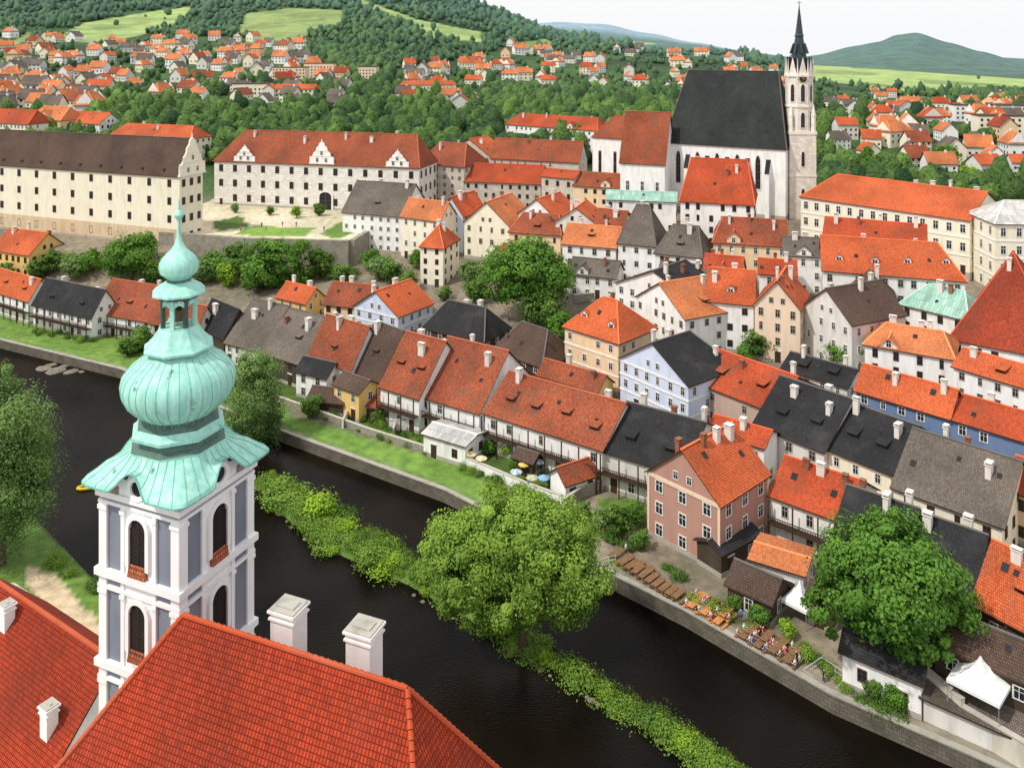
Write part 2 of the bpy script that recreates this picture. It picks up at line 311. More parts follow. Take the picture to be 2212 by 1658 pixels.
        b.beam((a0,-.35,hw+zt+.05),(a0,y1,hw+zt+.05),.25,.14,2)
        new('cross_gable',b.mesh('cross_gable',[wm(wall),rm(roof),M_RIDGE[roof]]),R)
        new('window',WM,E,(a0,-.03,hw+.1),0,(.85,1,1.2))
    st=max(1,round(hw/3.0));wmh=fr or (WB if wall in 'YPOCF' and rnd.random()<.4 else rnd.choice([WM,WM,WS,WB]))
    cf,cs,rows,ww,wh=(win or (max(1,int(W/rnd.uniform(2.4,3.2))),max(1,int(D/3)),st,rnd.uniform(.8,1.05),rnd.uniform(1.15,1.5)))
    ca,sa=math.cos(ang),math.sin(ang)
    def vis(nx,ny,px,py):
        wx,wy=ca*nx-sa*ny,sa*nx+ca*ny;gx,gy=xl+ca*px-sa*py,yl+sa*px+ca*py
        return (wx*-gx+wy*-gy)>0
    for (Lw,nn,org,dr,rz,nx,ny,on) in ((W,cf,(0,0),(1,0),0,0,-1,True),(D,cs,(W,0),(0,1),math.pi/2,1,0,wside),(D,cs,(0,D),(0,-1),-math.pi/2,-1,0,wside)):
        if not on or nn<1 or not vis(nx,ny,org[0]+dr[0]*Lw/2,org[1]+dr[1]*Lw/2):continue
        dc=rnd.randrange(nn);sj=[rnd.uniform(-.25,.25) if not win else 0 for _ in range(nn)]
        for r in range(rows):
            for c in range(nn):
                s=Lw*(c+.5)/nn+sj[c];zz=hw*r/rows+(hw/rows-wh)*.5
                px,py=org[0]+dr[0]*s,org[1]+dr[1]*s
                if r==0 and rz==0 and c==dc and door: new('door',DM,E,(px,py,0),rz,(1.1,1,2.2));continue
                if rnd.random()<.13 and not win:continue
                if bal and rz==0 and r>=1 and rnd.random()<.3:continue
                new('window',wmh,E,(px,py,zz),rz,(ww*(.7 if rnd.random()<.12 and not win else 1),1,wh))
        gab=(t=='g' and rz==0 and hip[0]<=0) or (t=='e' and rz!=0 and hip[1 if rz>0 else 0]<=0)
        if gab and rise>2.5 and Lw>4.5 and hw<19:
            for off in ((-1.1,1.1) if Lw>7 else (0,)):
                s=Lw/2+off;new('window',wmh,E,(org[0]+dr[0]*s,org[1]+dr[1]*s,hw+.6),rz,(.75,1,1.))
    sl=math.atan2(rise,Wc/2)
    for i in range(dorm):
        a=La*(i+.5)/dorm+rnd.uniform(-.4,.4);f=rnd.choice([.3,.36,.42]);c=Wc/2*f
        if t=='e': new('dormer',dormer_mesh(roof,shed),R,(a,c,hw+rise*f),0)
        else:
            if rnd.random()<.5:new('dormer',dormer_mesh(roof,shed),R,(c,a,hw+rise*f),-math.pi/2)
            new('dormer',dormer_mesh(roof,shed),R,(W-c,a,hw+rise*f),math.pi/2)
    for i in range(sky):
        a=La*(i+.5)/sky+rnd.uniform(-1,1);f=rnd.uniform(.3,.75);c=Wc/2*f;s_=rnd.uniform(.6,1.)
        if t=='e':new('skylight',SKY,R,(a,c,hw+rise*f+.08),rot=(sl,0,0),scale=(s_,s_,1))
        else:new('skylight',SKY,R,(W-c,a,hw+rise*f+.08),rot=(sl,0,math.pi/2),scale=(s_,s_,1))
    if chim and W>8: chim+=rnd.choice([0,1])
    for i in range(chim):
        lo=hip[0]+.6;hi=La-hip[1]-.6
        a=lo+(hi-lo)*(i+rnd.random()*.8+.1)/chim;c=Wc/2+rnd.choice([-1,1])*Wc*rnd.uniform(.05,.2)
        zz=hw+rise*(1-abs(c-Wc/2)/(Wc/2));p=mp(a,c,zz)
        new('chimney',rnd.choice(CH),R,p,rnd.choice([0,math.pi/2]),(rnd.uniform(.8,1.1),rnd.uniform(.8,1.1),rnd.uniform(.75,1.1)))
    if bal:
        b=MB();zz=hw*.5
        b.box(.1,-1.3,zz-.15,W-.1,-.002,zz,0)
        b.box(.1,-1.3,zz+.9,W-.1,-1.2,zz+1.,0)
        n=int(W/.35)
        for i in range(n+1):b.box(.1+(W-.3)*i/n,-1.28,zz,.18+(W-.3)*i/n,-1.22,zz+.9,0)
        n=max(2,int(W/3))
        for i in range(n+1):
            x=.15+(W-.4)*i/n;b.box(x-.08,-1.29,0,x+.08,-1.13,hw-.1,0)
        new('gallery',b.mesh('gallery',[M_WOOD]),E)
    return E,W,D,z,ang
L=[
(-60,612,62,648,6,9,4.5,'e','W','s',dict(bal=1,dorm=3,rg=(-38,555))),
(72,655,198,684,5.5,11,6,'e','W','k',dict(bal=1,dorm=2,rg=(95,592))),
(200,672,325,694,5,10,5.5,'e','W','b',dict(bal=1,dorm=1,rg=(245,602))),
(326,694,425,712,5.5,9,5,'e','G','b',dict(rg=(345,624))),
(428,702,484,728,5,11,6,'e','K','k',dict(chim=1,rg=(447,640))),
(487,738,562,757,4.5,12,6,'e','G','g',dict(chim=2,rg=(560,645),wing=False)),
(563,758,664,790,5,12,6.5,'e','K','g',dict(dorm=1,rg=(632,665))),
(668,766,758,797,6.5,11,6,'e','W','b',dict(rg=(707,676),dorm=1)),
(762,795,820,820,6,11,6,'e','Y','n',dict(dorm=1,rg=(812,693))),
(822,832,905,858,6.5,12,7,'e','W','b',dict(dorm=2,bal=1,rg=(880,716))),
(905,852,1035,890,6,13,8,'e','W','b',dict(bal=1,sky=2,chim=1,rg=(975,727),wing=False)),
(1048,890,1300,970,6.5,11,6,'e','W','b',dict(dorm=4,bal=1,chim=2,rg=(1112,802),label='white house with long brown tiled roof and timber gallery')),
(1303,972,1475,1024,6,13,6,'e','G','k',dict(dorm=2,chim=2,bal=1,rg=(1357,868))),
(598,640,660,655,4.5,9,3.5,'e','Y','s',dict(chim=1,rg=(620,608))),
(700,655,790,665,4.5,9,4.5,'e','O','b',dict(rg=(722,608))),
(765,660,860,683,5.5,12,4.5,'g','B','s',dict(trim=2,label='pale blue gabled house with red tiled roof')),
(915,705,1045,735,4.5,10,5,'e','K','k',dict(hip=(3,3),wing=False)),
(1068,752,1170,790,4.5,10,5,'e','K','n',dict(hip=(3,3),chim=0,wing=False)),
(1162,808,1290,845,4,8,4,'e','Y','b',dict(chim=1,rg=(1180,775))),
(1220,703,1336,739,10,12,5.5,'e','O','s',dict(hip=(5,5),dorm=2,shed=False,fr=WM,label='peach corner house with orange hipped roof and dormers',trim=3)),
(1375,640,1480,688,9,14,5,'g','W','o',dict(dorm=1)),
(1340,772,1487,832,8.5,13,5,'g','B','k',dict(label='pale blue gabled house with decorated white trim',trim=3,hip=(0,3),fr=WM)),
(1490,817,1665,886,6.5,11,5,'e','M','r',dict(dorm=2,rg=(1550,766))),
(1630,915,1780,973,6,12,7,'e','G','k',dict(dorm=2,chim=2,rg=(1690,812))),
(1782,965,1925,1022,6,12,6,'e','C','k',dict(dorm=2,chim=2,rg=(1845,870))),
(1930,1050,2165,1135,6,12,6,'e','C','g',dict(dorm=0,chim=2,rg=(1990,925),wing=False,sky=3)),
(1690,795,1830,835,5,12,5,'e','G','k',dict(dorm=2,rg=(1705,768))),
(1850,840,2050,900,8,9,4,'e','D','s',dict(label='long slate blue house with red tiled roof',chim=1,rg=(1868,786),sky=2,fr=WM,wing=False)),
(2052,902,2260,965,8,9,4,'e','D','r',dict(label='slate blue terraced house with red tiled roof',chim=2,rg=(2075,850),fr=WM,wing=False)),
(1530,930,1650,965,7,9,5,'e','W','r',dict(chim=1,rg=(1545,900))),
(1665,1068,1835,1130,6.5,10,5,'e','W','r',dict(bal=1,chim=2,rg=(1700,985))),
(1800,1165,1950,1222,6,12,6,'e','W','k',dict(dorm=2,rg=(1860,1048))),
(1955,1225,2100,1282,5.5,12,6,'e','K','k',dict(dorm=1,rg=(2005,1105))),
(2105,1300,2270,1385,7,12,6,'e','K','s',dict(dorm=1,bal=1,rg=(2150,1168))),
(2175,1050,2300,1100,7,10,5,'e','O','r',dict(rg=(2200,985))),
(1528,648,1628,657,10,12,5,'e','W','s',dict(dorm=1,shed=False,rg=(1540,577))),
(1630,655,1728,668,11,12,5,'g','F','s',dict(dorm=0)),
(1735,660,1840,700,10,14,5,'g','G','n',dict()),
(1838,655,1940,665,9,13,4,'g','G','n',dict()),
(1945,655,2090,690,8,12,3.5,'e','W','t',dict(hip=(3,3),wing=False)),
(2052,728,2300,775,7,22,15,'e','W','d',dict(hip=(9,9),chim=1,sky=0,wing=False)),
(1868,742,2060,775,8,11,3.6,'e','W','o',dict(hip=(3,2),rg=(1885,702))),
(2060,790,2260,850,8,10,3.5,'e','W','s',dict(dorm=1,rg=(2085,752))),
(1860,745,2200,830,5,5,1.,'e','W','w',dict(label='long low white wall building below orange roofs',chim=1,sky=0)),
(1778,582,2085,606,10,15,7,'e','W','s',dict(dorm=4,shed=False,hip=(0,4),rg=(1790,508),label='white house with long bright orange dormered roof')),
(1541,522,1700,532,9,13,5,'e','O','b',dict(dorm=0,hip=(2,0),rg=(1560,467))),
(1695,550,1778,555,9,10,4,'e','W','g',dict(rg=(1700,510))),
(1780,505,2000,525,11,12,4,'e','W','r',dict(chim=4,rg=(1785,474))),
(1470,432,1628,441,12,16,12,'e','W','r',dict(hip=(2,2),chim=3,rg=(1475,340),wing=False,label='white tall house with steep red tiled roof')),
(1335,522,1415,530,10,12,7,'e','W','g',dict(hip=(3,3),rg=(1360,440))),
(1415,545,1515,555,9,13,6,'e','W','g',dict(hip=(3,2),dorm=1,rg=(1430,482))),
(1330,610,1500,650,8,13,4.5,'g','W','k',dict(dorm=0)),
(1520,590,1600,598,8,8,3.5,'e','C','r',dict()),
(1420,600,1520,612,7,8,3.,'e','W','g',dict(chim=1)),
(1640,590,1720,596,9,9,4,'e','W','r',dict(chim=2,rg=(1648,560))),
(740,457,868,467,11,13,7,'e','W','g',dict(dorm=1,chim=2,rg=(775,390),label='white house with dark grey gabled roof')),
(866,466,950,477,12,13,5,'e','C','o',dict(chim=2,rg=(880,427))),
(950,460,1000,466,11,12,5,'g','B','s',dict()),
(908,530,957,534,10.5,11,4.5,'g','C','s',dict(hip=(4.5,4.5),label='small cream house with orange hipped roof')),
(1003,478,1100,488,10,16,6,'g','C','o',dict(dorm=0)),
(1100,500,1210,508,9,13,5,'e','O','b',dict(dorm=1,hip=(2,2),rg=(1110,458))),
(1120,460,1200,470,11,13,4.5,'g','W','s',dict()),
(1215,525,1330,535,9,11,4.5,'e','W','o',dict(dorm=1,rg=(1222,482))),
(1200,478,1290,484,11,12,4,'g','G','s',dict()),
(1285,485,1345,492,11,10,4,'e','G','b',dict(rg=(1290,450))),
(1310,430,1460,436,9,8,2,'e','W','t',dict(chim=0,wing=False)),
(1050,560,1100,566,6,8,3.5,'g','W','o',dict(chim=1)),
(1230,590,1330,600,5.5,8,3,'e','W','g',dict(chim=1)),
(1003,391,1168,397,9,13,5,'e','S','r',dict(chim=0,rg=(1010,352))),
(1060,340,1250,350,15,14,7,'e','S','b',dict(chim=3,rg=(1072,298))),
(968,330,1060,338,15,12,6,'g','S','s',dict(chim=1)),
(1170,380,1240,386,12,8,2,'e','S','r',dict(chim=0,win=(3,2,3,1,1.5))),
(1238,400,1335,407,9,12,4.5,'e','O','b',dict(chim=0,rg=(1243,370))),
(905,352,1002,360,14,16,7,'e','S','b',dict(chim=2,hip=(4,4))),
(1092,268,1290,282,12,14,5,'e','W','r',dict(chim=3,hip=(4,4))),
(235,292,410,300,12,14,5,'e','C','s',dict(chim=3,hip=(4,4))),
(-60,262,60,268,12,14,6,'e','C','r',dict(chim=2,hip=(3,3))),
(60,255,130,260,10,14,6,'e','O','o',dict(chim=2,hip=(3,3))),
(130,262,215,268,9,12,5,'e','W','s',dict(chim=1)),
(-20,538,62,550,7,12,5,'e','Y','s',dict()),
]
for r in L: house(*r[:10],**r[10])
E,W,D,z,a=house(1400,1015,1555,1088,9,11.7,5,'g','P','s',(0,0),win=(3,3,3,1.15,1.5),sky=2,chim=3,trim=0,fr=WM,name='pink_house',label='dusty pink three storey riverside house with orange roof')
b=MB()
for x in (-.07,W-.28): b.box(x,-.1,-3,x+.35,-.003,9,0)
b.box(-.07,-.13,8.4,W+.07,-.003,8.9,0);b.box(W+.003,-.1,8.4,W+.13,D,8.9,0);b.box(W+.003,D-.3,-3,W+.1,D,8.4,0)
new('quoin_trim',b.mesh('quoin_trim',[wm('F')]),E)
E,W,D,z,a=house(-120,345,388,378,21,15,8.5,'e','C','n',win=(13,3,4,1.25,1.9),fr=WB,chim=0,name='seminary_building',cat='building',label='long cream seminary building with baroque gable',dorm=0,trim=0,z0=12,sky=0,rg=(-112,276))
b=MB();b.box(-.06,-.06,.61,W+.06,-.002,5.,0);new('base_course',b.mesh('base_course',[plaster('tan_plaster',(.66,.52,.34),.6)]),E)
b=MB()
for i in range(24): x=W*(i+.5)/24;zz=21+(i%2)*2+1.2;b.box(x-.4,(zz-21)/8.5*7.5-.9,zz-.4,x+.4,(zz-21)/8.5*7.5+.6,zz+.35)
new('dormer_vents',b.mesh('dormer_vents',[M_WOOD]),E)
def curved_gable(E,x,y,W,hb,hh,axis,mats,nm='ornate_gable',wins=True,th=.5):
    pts=[(-.5,0),(.5,0),(.5,.18),(.46,.3),(.36,.34),(.33,.5),(.24,.58),(.22,.72),(.12,.82),(.1,.92),(0,1),(-.1,.92),(-.12,.82),(-.22,.72),(-.24,.58),(-.33,.5),(-.36,.34),(-.46,.3),(-.5,.18)]
    b=MB();T=Matrix.Translation((x,y,hb))@Matrix.Rotation(axis,4,'Z')@Matrix.Rotation(math.pi/2,4,'X')
    b.prism([(p[0]*W,p[1]*hh) for p in pts],-th/2,th/2,0,T)
    for w_,z0,z1,e in ((.52,-.02,.03,.15),(.38,.335,.37,.12),(.25,.57,.6,.1)): b.prism([(p[0]*W,p[1]*hh) for p in [(-w_,z0),(w_,z0),(w_,z1),(-w_,z1)]],-th/2-e,th/2+e,1,T)
    for px,pz in ((0,1.),(.35,.36),(-.35,.36),(.49,.2),(-.49,.2)):
        q=T@Vector((px*W,pz*hh,0));b.tube(q,q+Vector((0,0,.12*hh)),.25,.08,6,1)
    new(nm,b.mesh(nm,mats),E)
    if wins:
        for px,pz in ((-.18,.08),(.18,.08),(0,.4)):
            q=T@Vector((px*W,pz*hh,th/2+.02));new('window',WM,E,q,axis,(.9,1,1.3))
curved_gable(E,W+.3,D/2,D+1,20.6,11.,math.pi/2,[wm('C'),M_FRAME])
E,W,D,z,a=house(463,346,905,362,15.5,18,10,'e','T','b',hip=(7,4),win=(14,4,3,1.4,2.1),fr=WB,chim=6,name='renaissance_hotel',cat='building',label='long renaissance building with pale sgraffito walls and ornate dormers',z0=15,dorm=0,sky=0)
for x in (W*.155,W*.54,W*.9): 
    big=x==W*.54;b=MB();b.box(x-3,.4,15.6,x+3,6,17.6,0);b.face([(x-3.2,.3,17.6),(x,.3,19.6),(x,9,19.6),(x-3.2,9,17.6)],1);b.face([(x+3.2,.3,17.6),(x,.3,19.6),(x,9,19.6),(x+3.2,9,17.6)],1)
    new('dormer',b.mesh('dormer',[wm('W'),rm('b')]),E);curved_gable(E,x,.2,9 if big else 8,15.6,7.6 if big else 5.2,0,[wm('W'),M_FRAME],wins=True,th=.4)
new('arched_portal',WA,E,(W*.56,-.1,0),0,(4.5,2,6))
E,W,D,z,a=house(1730,424,2095,476,13,22,5.5,'e','C','s',hip=(5,0),win=(14,0,3,1.2,1.9),fr=WM,chim=6,name='museum_building',cat='building',label='large cream neoclassical building with orange roof',trim=3,wing=False,sky=0)
house(2092,458,2150,482,16,24,4,'g','C','w',hip=(5,5),win=(3,7,4,1.1,1.8),fr=WM,chim=0,trim=4,name='museum_pavilion',cat='building',label='cream corner pavilion with pale metal mansard roof')
# ---------------------------------------------------------------- parish church
E,W,D,z,ang=house(1437,303,1697,318,21,18,22,'e','W','l',hip=(4.5,4),win=(0,0,0,1,1),chim=0,name='gothic_church',cat='church',label='white gothic church with steep black nave roof',z0=20,door=False,sky=0)
for i in range(6):
    x=W*(i+.12)/6+.5;b=MB();b.box(x-.6,-2.2,-3,x+.6,-.002,13,0);b.face([(x-.7,-2.3,13),(x+.7,-2.3,13),(x+.7,-.01,17),(x-.7,-.01,17)],1)
    b.face([(x-.7,-2.3,13),(x-.7,-.01,17),(x-.7,-.01,13)],0);b.face([(x+.7,-2.3,13),(x+.7,-.01,17),(x+.7,-.01,13)],0)
    new('buttress',b.mesh('buttress',[wm('W'),rm('k')]),E)
    if i<5:new('window',WA,E,(x+W/12,-.02,8),0,(1.5,1.2,10))
house(1340,348,1436,353,15,15,15,'e','W','b',hip=(0,0),win=(3,0,1,1.,3),chim=0,name='church_choir',cat='church',label='white church choir with red-brown tiled roof',z0=20,door=False,sky=0)
house(1280,294,1345,298,20,11,7,'e','W','b',hip=(6,0),win=(2,0,1,1,9),chim=0,name='church_apse',cat='church',label='white apse with tall gothic windows',z0=20,door=False,sky=0)
T=new('church_tower',None,None,(86.5,251,19),math.radians(-3),label='slender gothic church tower with dark spire and clock',cat='tower')
def ngon(r,n,rot=0): return [(r*math.cos(2*math.pi*k/n+rot),r*math.sin(2*math.pi*k/n+rot)) for k in range(n)]
b=MB();q=math.pi/4;M_CS=stone('church_stone',(.78,.73,.64),.9,.5,.8,.7)
b.prism(ngon(5.5,4,q),-3,26,0);b.prism(ngon(5.75,4,q),25.5,26.4,1)
b.prism(ngon(4.0,8,math.pi/8),26.4,43,0);b.prism(ngon(4.3,8,math.pi/8),33.5,34.1,1);b.prism(ngon(4.4,8,math.pi/8),42.6,43.3,1);b.prism(ngon(5.7,4,q),13,13.5,1)
for k in range(4):
    an=q+k*math.pi/2;cx,cy=4.6*math.cos(an),4.6*math.sin(an)
    b.prism([(cx+x,cy+y) for x,y in ngon(.7,4,0)],26.4,31,0)
    for n in range(4):
        p=[(cx+x,cy+y) for x,y in ngon(.8,4,0)];b.face([(*p[n],31),(*p[(n+1)%4],31),(cx,cy,34.5)],1)
for k in range(8):
    an=k*math.pi/4;c,s=math.cos(an),math.sin(an);R=3.75
    t=(-s*1.35,c*1.35)
    b.face([(c*R-t[0],s*R-t[1],43),(c*R+t[0],s*R+t[1],43),(c*R,s*R,48.5)],0)
    b.face([(c*R-t[0],s*R-t[1],43),(0,0,47.5),(c*R,s*R,48.5)],2);b.face([(c*R+t[0],s*R+t[1],43),(0,0,47.5),(c*R,s*R,48.5)],2)
    an+=math.pi/8;b.tube((3.95*math.cos(an),3.95*math.sin(an),42),(3.95*math.cos(an),3.95*math.sin(an),48),.35,.05,5,1)
new('tower_wall',b.mesh('tower_wall',[M_CS,plaster('pale_stone',(.78,.74,.66)),rm('k')]),T)
b=MB()
lv=[(43.5,3.3),(48.5,2.1),(54.5,1.15),(54.8,1.4),(55.4,1.1),(63.5,.14),(65.5,.05)]
for (za,ra),(zb_,rb) in zip(lv,lv[1:]):
    A=ngon(ra,8,math.pi/8);B_=ngon(rb,8,math.pi/8)
    for k in range(8):b.face([(*A[k],za),(*A[(k+1)%8],za),(*B_[(k+1)%8],zb_),(*B_[k],zb_)],0)
b.box(-.6,-.06,64.7,.6,.06,64.85,0)
for k in range(8):
    an=k*math.pi/4;b.beam((2.6*math.cos(an),2.6*math.sin(an),49.5),(1.6*math.cos(an),1.6*math.sin(an),52.5),.6,.5,0)
new('spire',b.mesh('spire',[flat('spire_slate',(.04,.055,.065),.5)]),T)
for k,zz,hh in ((6,35.2,5.2),(7,35.2,5.2),(5,35.2,5.2),(6,27.5,4.5),(7,27.5,4.5),(5,27.5,4.5)):
    an=k*math.pi/4;R=3.72;new('window',WA,T,(R*math.cos(an),R*math.sin(an),zz),an+math.pi/2,(1.2,1.2,hh))
for zz in (5,16): new('window',WA,T,(0,-3.92,zz),0,(1.,1.2,4.5))
b=MB();MX=Matrix.Translation((0,-3.74,42))@Matrix.Rotation(math.pi/2,4,'X');b.prism(ngon(1.25,20),0,.2,0,MX);b.prism(ngon(1.05,20),.2,.24,1,MX)
b.box(-.05,-4.02,42,.05,-3.985,42.9,0);b.box(0,-4.02,41.95,.6,-3.985,42.05,0)
new('clock',b.mesh('clock',[flat('clock_gold',(.6,.45,.15),.4),flat('clock_face',(.03,.03,.035))]),T)
# ---------------------------------------------------------------- foreground bell tower
T=new('bell_tower',None,None,(-22.5,56.3,4),math.radians(-23),label='white and grey baroque bell tower with copper onion dome',cat='tower')
s=3.3;M_GR=plaster('blue_grey_render',(.20,.225,.275),.4);M_WH=plaster('white_stucco',(.84,.84,.84),.14)
b=MB();b.box(-s,-s,-4,s,s,38.3,0)
def Zt(v): return 70-(v-105)*.0296-4
bands=[(Zt(1088),Zt(1075),.3),(Zt(1104),Zt(1097),.18),(Zt(1262),Zt(1246),.35),(Zt(1290),Zt(1282),.2),(Zt(1462),Zt(1446),.35),(Zt(1490),Zt(1483),.2)]
for z0,z1,o in bands:
    b.box(-s-o,-s-o,z0,s+o,s+o,z1,1)
def fT(rot): return Matrix.Rotation(rot,4,'Z')
for rot in (0,math.pi/2,-math.pi/2,math.pi):
    M=fT(rot)
    for x0,x1 in ((-s-.12,-s+.55),(s-.55,s+.12),(-1.5,-1.2),(1.2,1.5)):
        b.box(x0,-s-.16,-4,x1,-s-.001,Zt(1104)-.001,1,M)
        for zt in (Zt(1118),Zt(1302),Zt(1500)): b.box(x0-.07,-s-.23,zt,x1+.07,-s-.162,zt+.25,1,M)
    b.box(-1.2,-s-.06,-4,1.2,-s-.001,Zt(1104)-.002,1,M)
    b.box(-s,-s-.14,Zt(1075),s,-s-.001,38.3,1,M)
    b.prism([(.98*math.cos(t),38.0+.95*math.sin(t)) for t in np.linspace(0,math.pi,15)]+[(-.98,37.2),(.98,37.2)],s-.6,s+.17,1,M@Matrix.Rotation(math.pi/2,4,'X'))
new('tower_wall',b.mesh('tower_wall',[M_GR,M_WH]),T)
def bigarch(w,hh,nm):
    b=MB();n=12;r=w/2
    inn=[(-r,0),(r,0)]+[(r*math.cos(t),hh-r+r*math.sin(t)) for t in np.linspace(0,math.pi,n)]
    out=[(-r-.28,-.0),(r+.28,-.0)]+[((r+.28)*math.cos(t),hh-r+(r+.28)*math.sin(t)) for t in np.linspace(0,math.pi,n)]
    m=len(inn)
    for i in range(m):
        p,q=inn[i],inn[(i+1)%m];P,Q=out[i],out[(i+1)%m]
        b.face([(P[0],-.28,P[1]),(Q[0],-.28,Q[1]),(q[0],-.28,q[1]),(p[0],-.28,p[1])],0)
        b.face([(p[0],-.28,p[1]),(q[0],-.28,q[1]),(q[0],-.07,q[1]),(p[0],-.07,p[1])],0)
        b.face([(P[0],-.28,P[1]),(Q[0],-.28,Q[1]),(Q[0],0,Q[1]),(P[0],0,P[1])],0)
    b.face([(p[0],-.07,p[1]) for p in inn],1)
    k=int(hh/.16)
    for i in range(k): b.box(-r+.12,-.13,.05+i*.16,r-.12,-.08,.13+i*.16,2)
    b.box(-.05,-.15,0,.05,-.131,hh-.1,2);b.box(-r,-.15,0,-r+.12,-.072,hh-r,2);b.box(r-.12,-.15,0,r,-.072,hh-r,2)
    b.face([(-r-.05,-.36,-.55),(r+.05,-.36,-.55),(r,-.2,.22),(-r,-.2,.22)],3);b.face([(-r-.05,-.36,-.55),(-r,-.2,.22),(-r-.05,-.0,-.55)],3);b.face([(r+.05,-.36,-.55),(r,-.2,.22),(r+.05,-.0,-.55)],3);b.box(-r-.12,-.36,-.64,r+.12,-.01,-.555,0)
    return b.mesh(nm,[M_WH,M_GLASS,flat('louvre_wood',(.035,.025,.022)),tiles('sill_tiles',(.42,.13,.06))])
BA=bigarch(1.4,3.15,'belfry_window')
for rot in (0,math.pi/2,-math.pi/2):
    for zt in (Zt(1225),Zt(1408)):
        p=fT(rot)@Vector((0,-s-.0,zt));new('window',BA,T,p,rot)
b=MB();
for k in range(24):
    t0,t1=2*math.pi*k/24,2*math.pi*(k+1)/24
    for ra,rb,ya,yb,mi in ((.5,.78,-.34,-.34,0),(.78,.8,-.34,0,0),(.5,.48,-.34,-.2,0)):
        b.face([(ra*math.cos(t0),ya,ra*math.sin(t0)),(ra*math.cos(t1),ya,ra*math.sin(t1)),(rb*math.cos(t1),yb,rb*math.sin(t1)),(rb*math.cos(t0),yb,rb*math.sin(t0))],mi)
b.face([(.5*math.cos(2*math.pi*k/24),-.2,.5*math.sin(2*math.pi*k/24)) for k in range(24)],1)
OC=b.mesh('oculus',[M_WH,M_GLASS])
ob=MB();ob.box(-.45,-.19,-.3,.45,-.165,.3,0);OR=ob.mesh('fresco_panel',[flat('fresco_ochre',(.4,.26,.2),.9,0,6.,.7)])
for rot in (0,math.pi/2,-math.pi/2):
    new('oculus_window',OC,T,fT(rot)@Vector((0,-s-.0,37.95)),rot)
    for x in (-2.,2.,-2.85,2.85): new('fresco_panel',OR,T,fT(rot)@Vector((x,-s,37.45)),rot,(.75 if abs(x)<2.5 else .45,1,1))
def Zc(v): return 70-(v-105)*.03128-4
R_=1/32.
prof=[(1004,141,4),(997,138,4),(986,124,4),(972,109,4.5),(960,101,6),(950,97,8),(945,97,8),(938,82,8),(928,78,8),(922,94,8),(915,95,8),(910,88,8),(902,84,8),(893,72,20),(884,76,20),(872,91,20),(855,107,20),(838,115,20),(818,117,20),(800,113,20),(784,100,20),(771,82,20),(760,66,20),(752,57,12),(749,71,8),(744,72,8),(738,64,8),(725,52,8),(712,44,8),(703,40,8)]
def srad(t,r,sq):
    c,s_=abs(math.cos(t)),abs(math.sin(t));a=(t+math.pi/8)%(math.pi/4)-math.pi/8;oc=.96/math.cos(a)
    if sq<=4.6:
        m=min(c,s_)/max(c,s_);k=1-.09*math.cos(m/.36*math.pi/2)*(r>120) if m<.36 else 1
        return r*R_*k/((c**11+s_**11)**(1/11))
    if sq<8: return .5*r*R_*oc+.5*r*R_/((c**5+s_**5)**(1/5))
    if sq<=8: return r*R_*oc
    return r*R_
def lift(t,v,sq):
    if sq>4.6 or v<970:return 0
    c,s_=abs(math.cos(t)),abs(math.sin(t));m=min(c,s_)/max(c,s_)
    return (math.cos(m/.36*math.pi/2)**1.3)*1.25*(v-968)/36 if m<.36 else 0
def sweep(prof,name,mat,seg=160,lob=16,dark=()):
    vs=[];fs=[];mi=[]
    for (v,r,sq) in prof:
        for k in range(seg):
            t=2*math.pi*k/seg;rr=srad(t,r,sq)
            if sq>8: rr*=(1-.012*(1-abs(math.cos(lob/2*t))**.6))
            vs.append((rr*math.cos(t),rr*math.sin(t),Zc(v)+lift(t,v,sq)))
    n=len(prof)
    for i in range(n-1):
        for k in range(seg): fs.append((i*seg+k,i*seg+(k+1)%seg,(i+1)*seg+(k+1)%seg,(i+1)*seg+k));mi.append(1 if prof[i][0] in dark else 0)
    fs.append(tuple((n-1)*seg+k for k in range(seg)));mi.append(0)
    me=bpy.data.meshes.new(name);me.from_pydata(vs,[],fs);me.materials.append(mat);me.materials.append(M_COPD);me.polygons.foreach_set('material_index',mi);me.polygons.foreach_set('use_smooth',[True]*len(fs))
    me.set_sharp_from_angle(angle=math.radians(28));me.update();return me
new('copper_dome',sweep(prof,'copper_dome',M_COP,dark=(945,938,902,752,893)),T)
b=MB()
for k in range(32):
    t=2*math.pi*k/32
    pts=[(r*R_*(1.001 if k%2==0 else .991),Zc(v)) for v,r,sq in prof if sq==20]
    for (r0,z0),(r1,z1) in zip(pts,pts[1:]): b.beam((r0*math.cos(t),r0*math.sin(t),z0),(r1*math.cos(t),r1*math.sin(t),z1),.035,.04,0)
for k in range(40):
    t=2*math.pi*(k+.5)/40;pts=[(srad(t,r,sq),Zc(v)+lift(t,v,sq)+.01) for v,r,sq in prof[0:6]]
    for (r0,z0),(r1,z1) in zip(pts,pts[1:]): b.beam((r0*math.cos(t),r0*math.sin(t),z0),(r1*math.cos(t),r1*math.sin(t),z1),.03,.045,0)
for k in range(160):
    t0,t1=2*math.pi*k/160,2*math.pi*(k+1)/160;r0,r1=srad(t0,141,4),srad(t1,141,4)
    b.beam((r0*math.cos(t0),r0*math.sin(t0),Zc(1004)+lift(t0,1004,4)),(r1*math.cos(t1),r1*math.sin(t1),Zc(1004)+lift(t1,1004,4)),.1,.1,0)
new('dome_seam',b.mesh('dome_seam',[flat('seam_copper',(.2,.45,.37),.6)]),T)
b=MB()
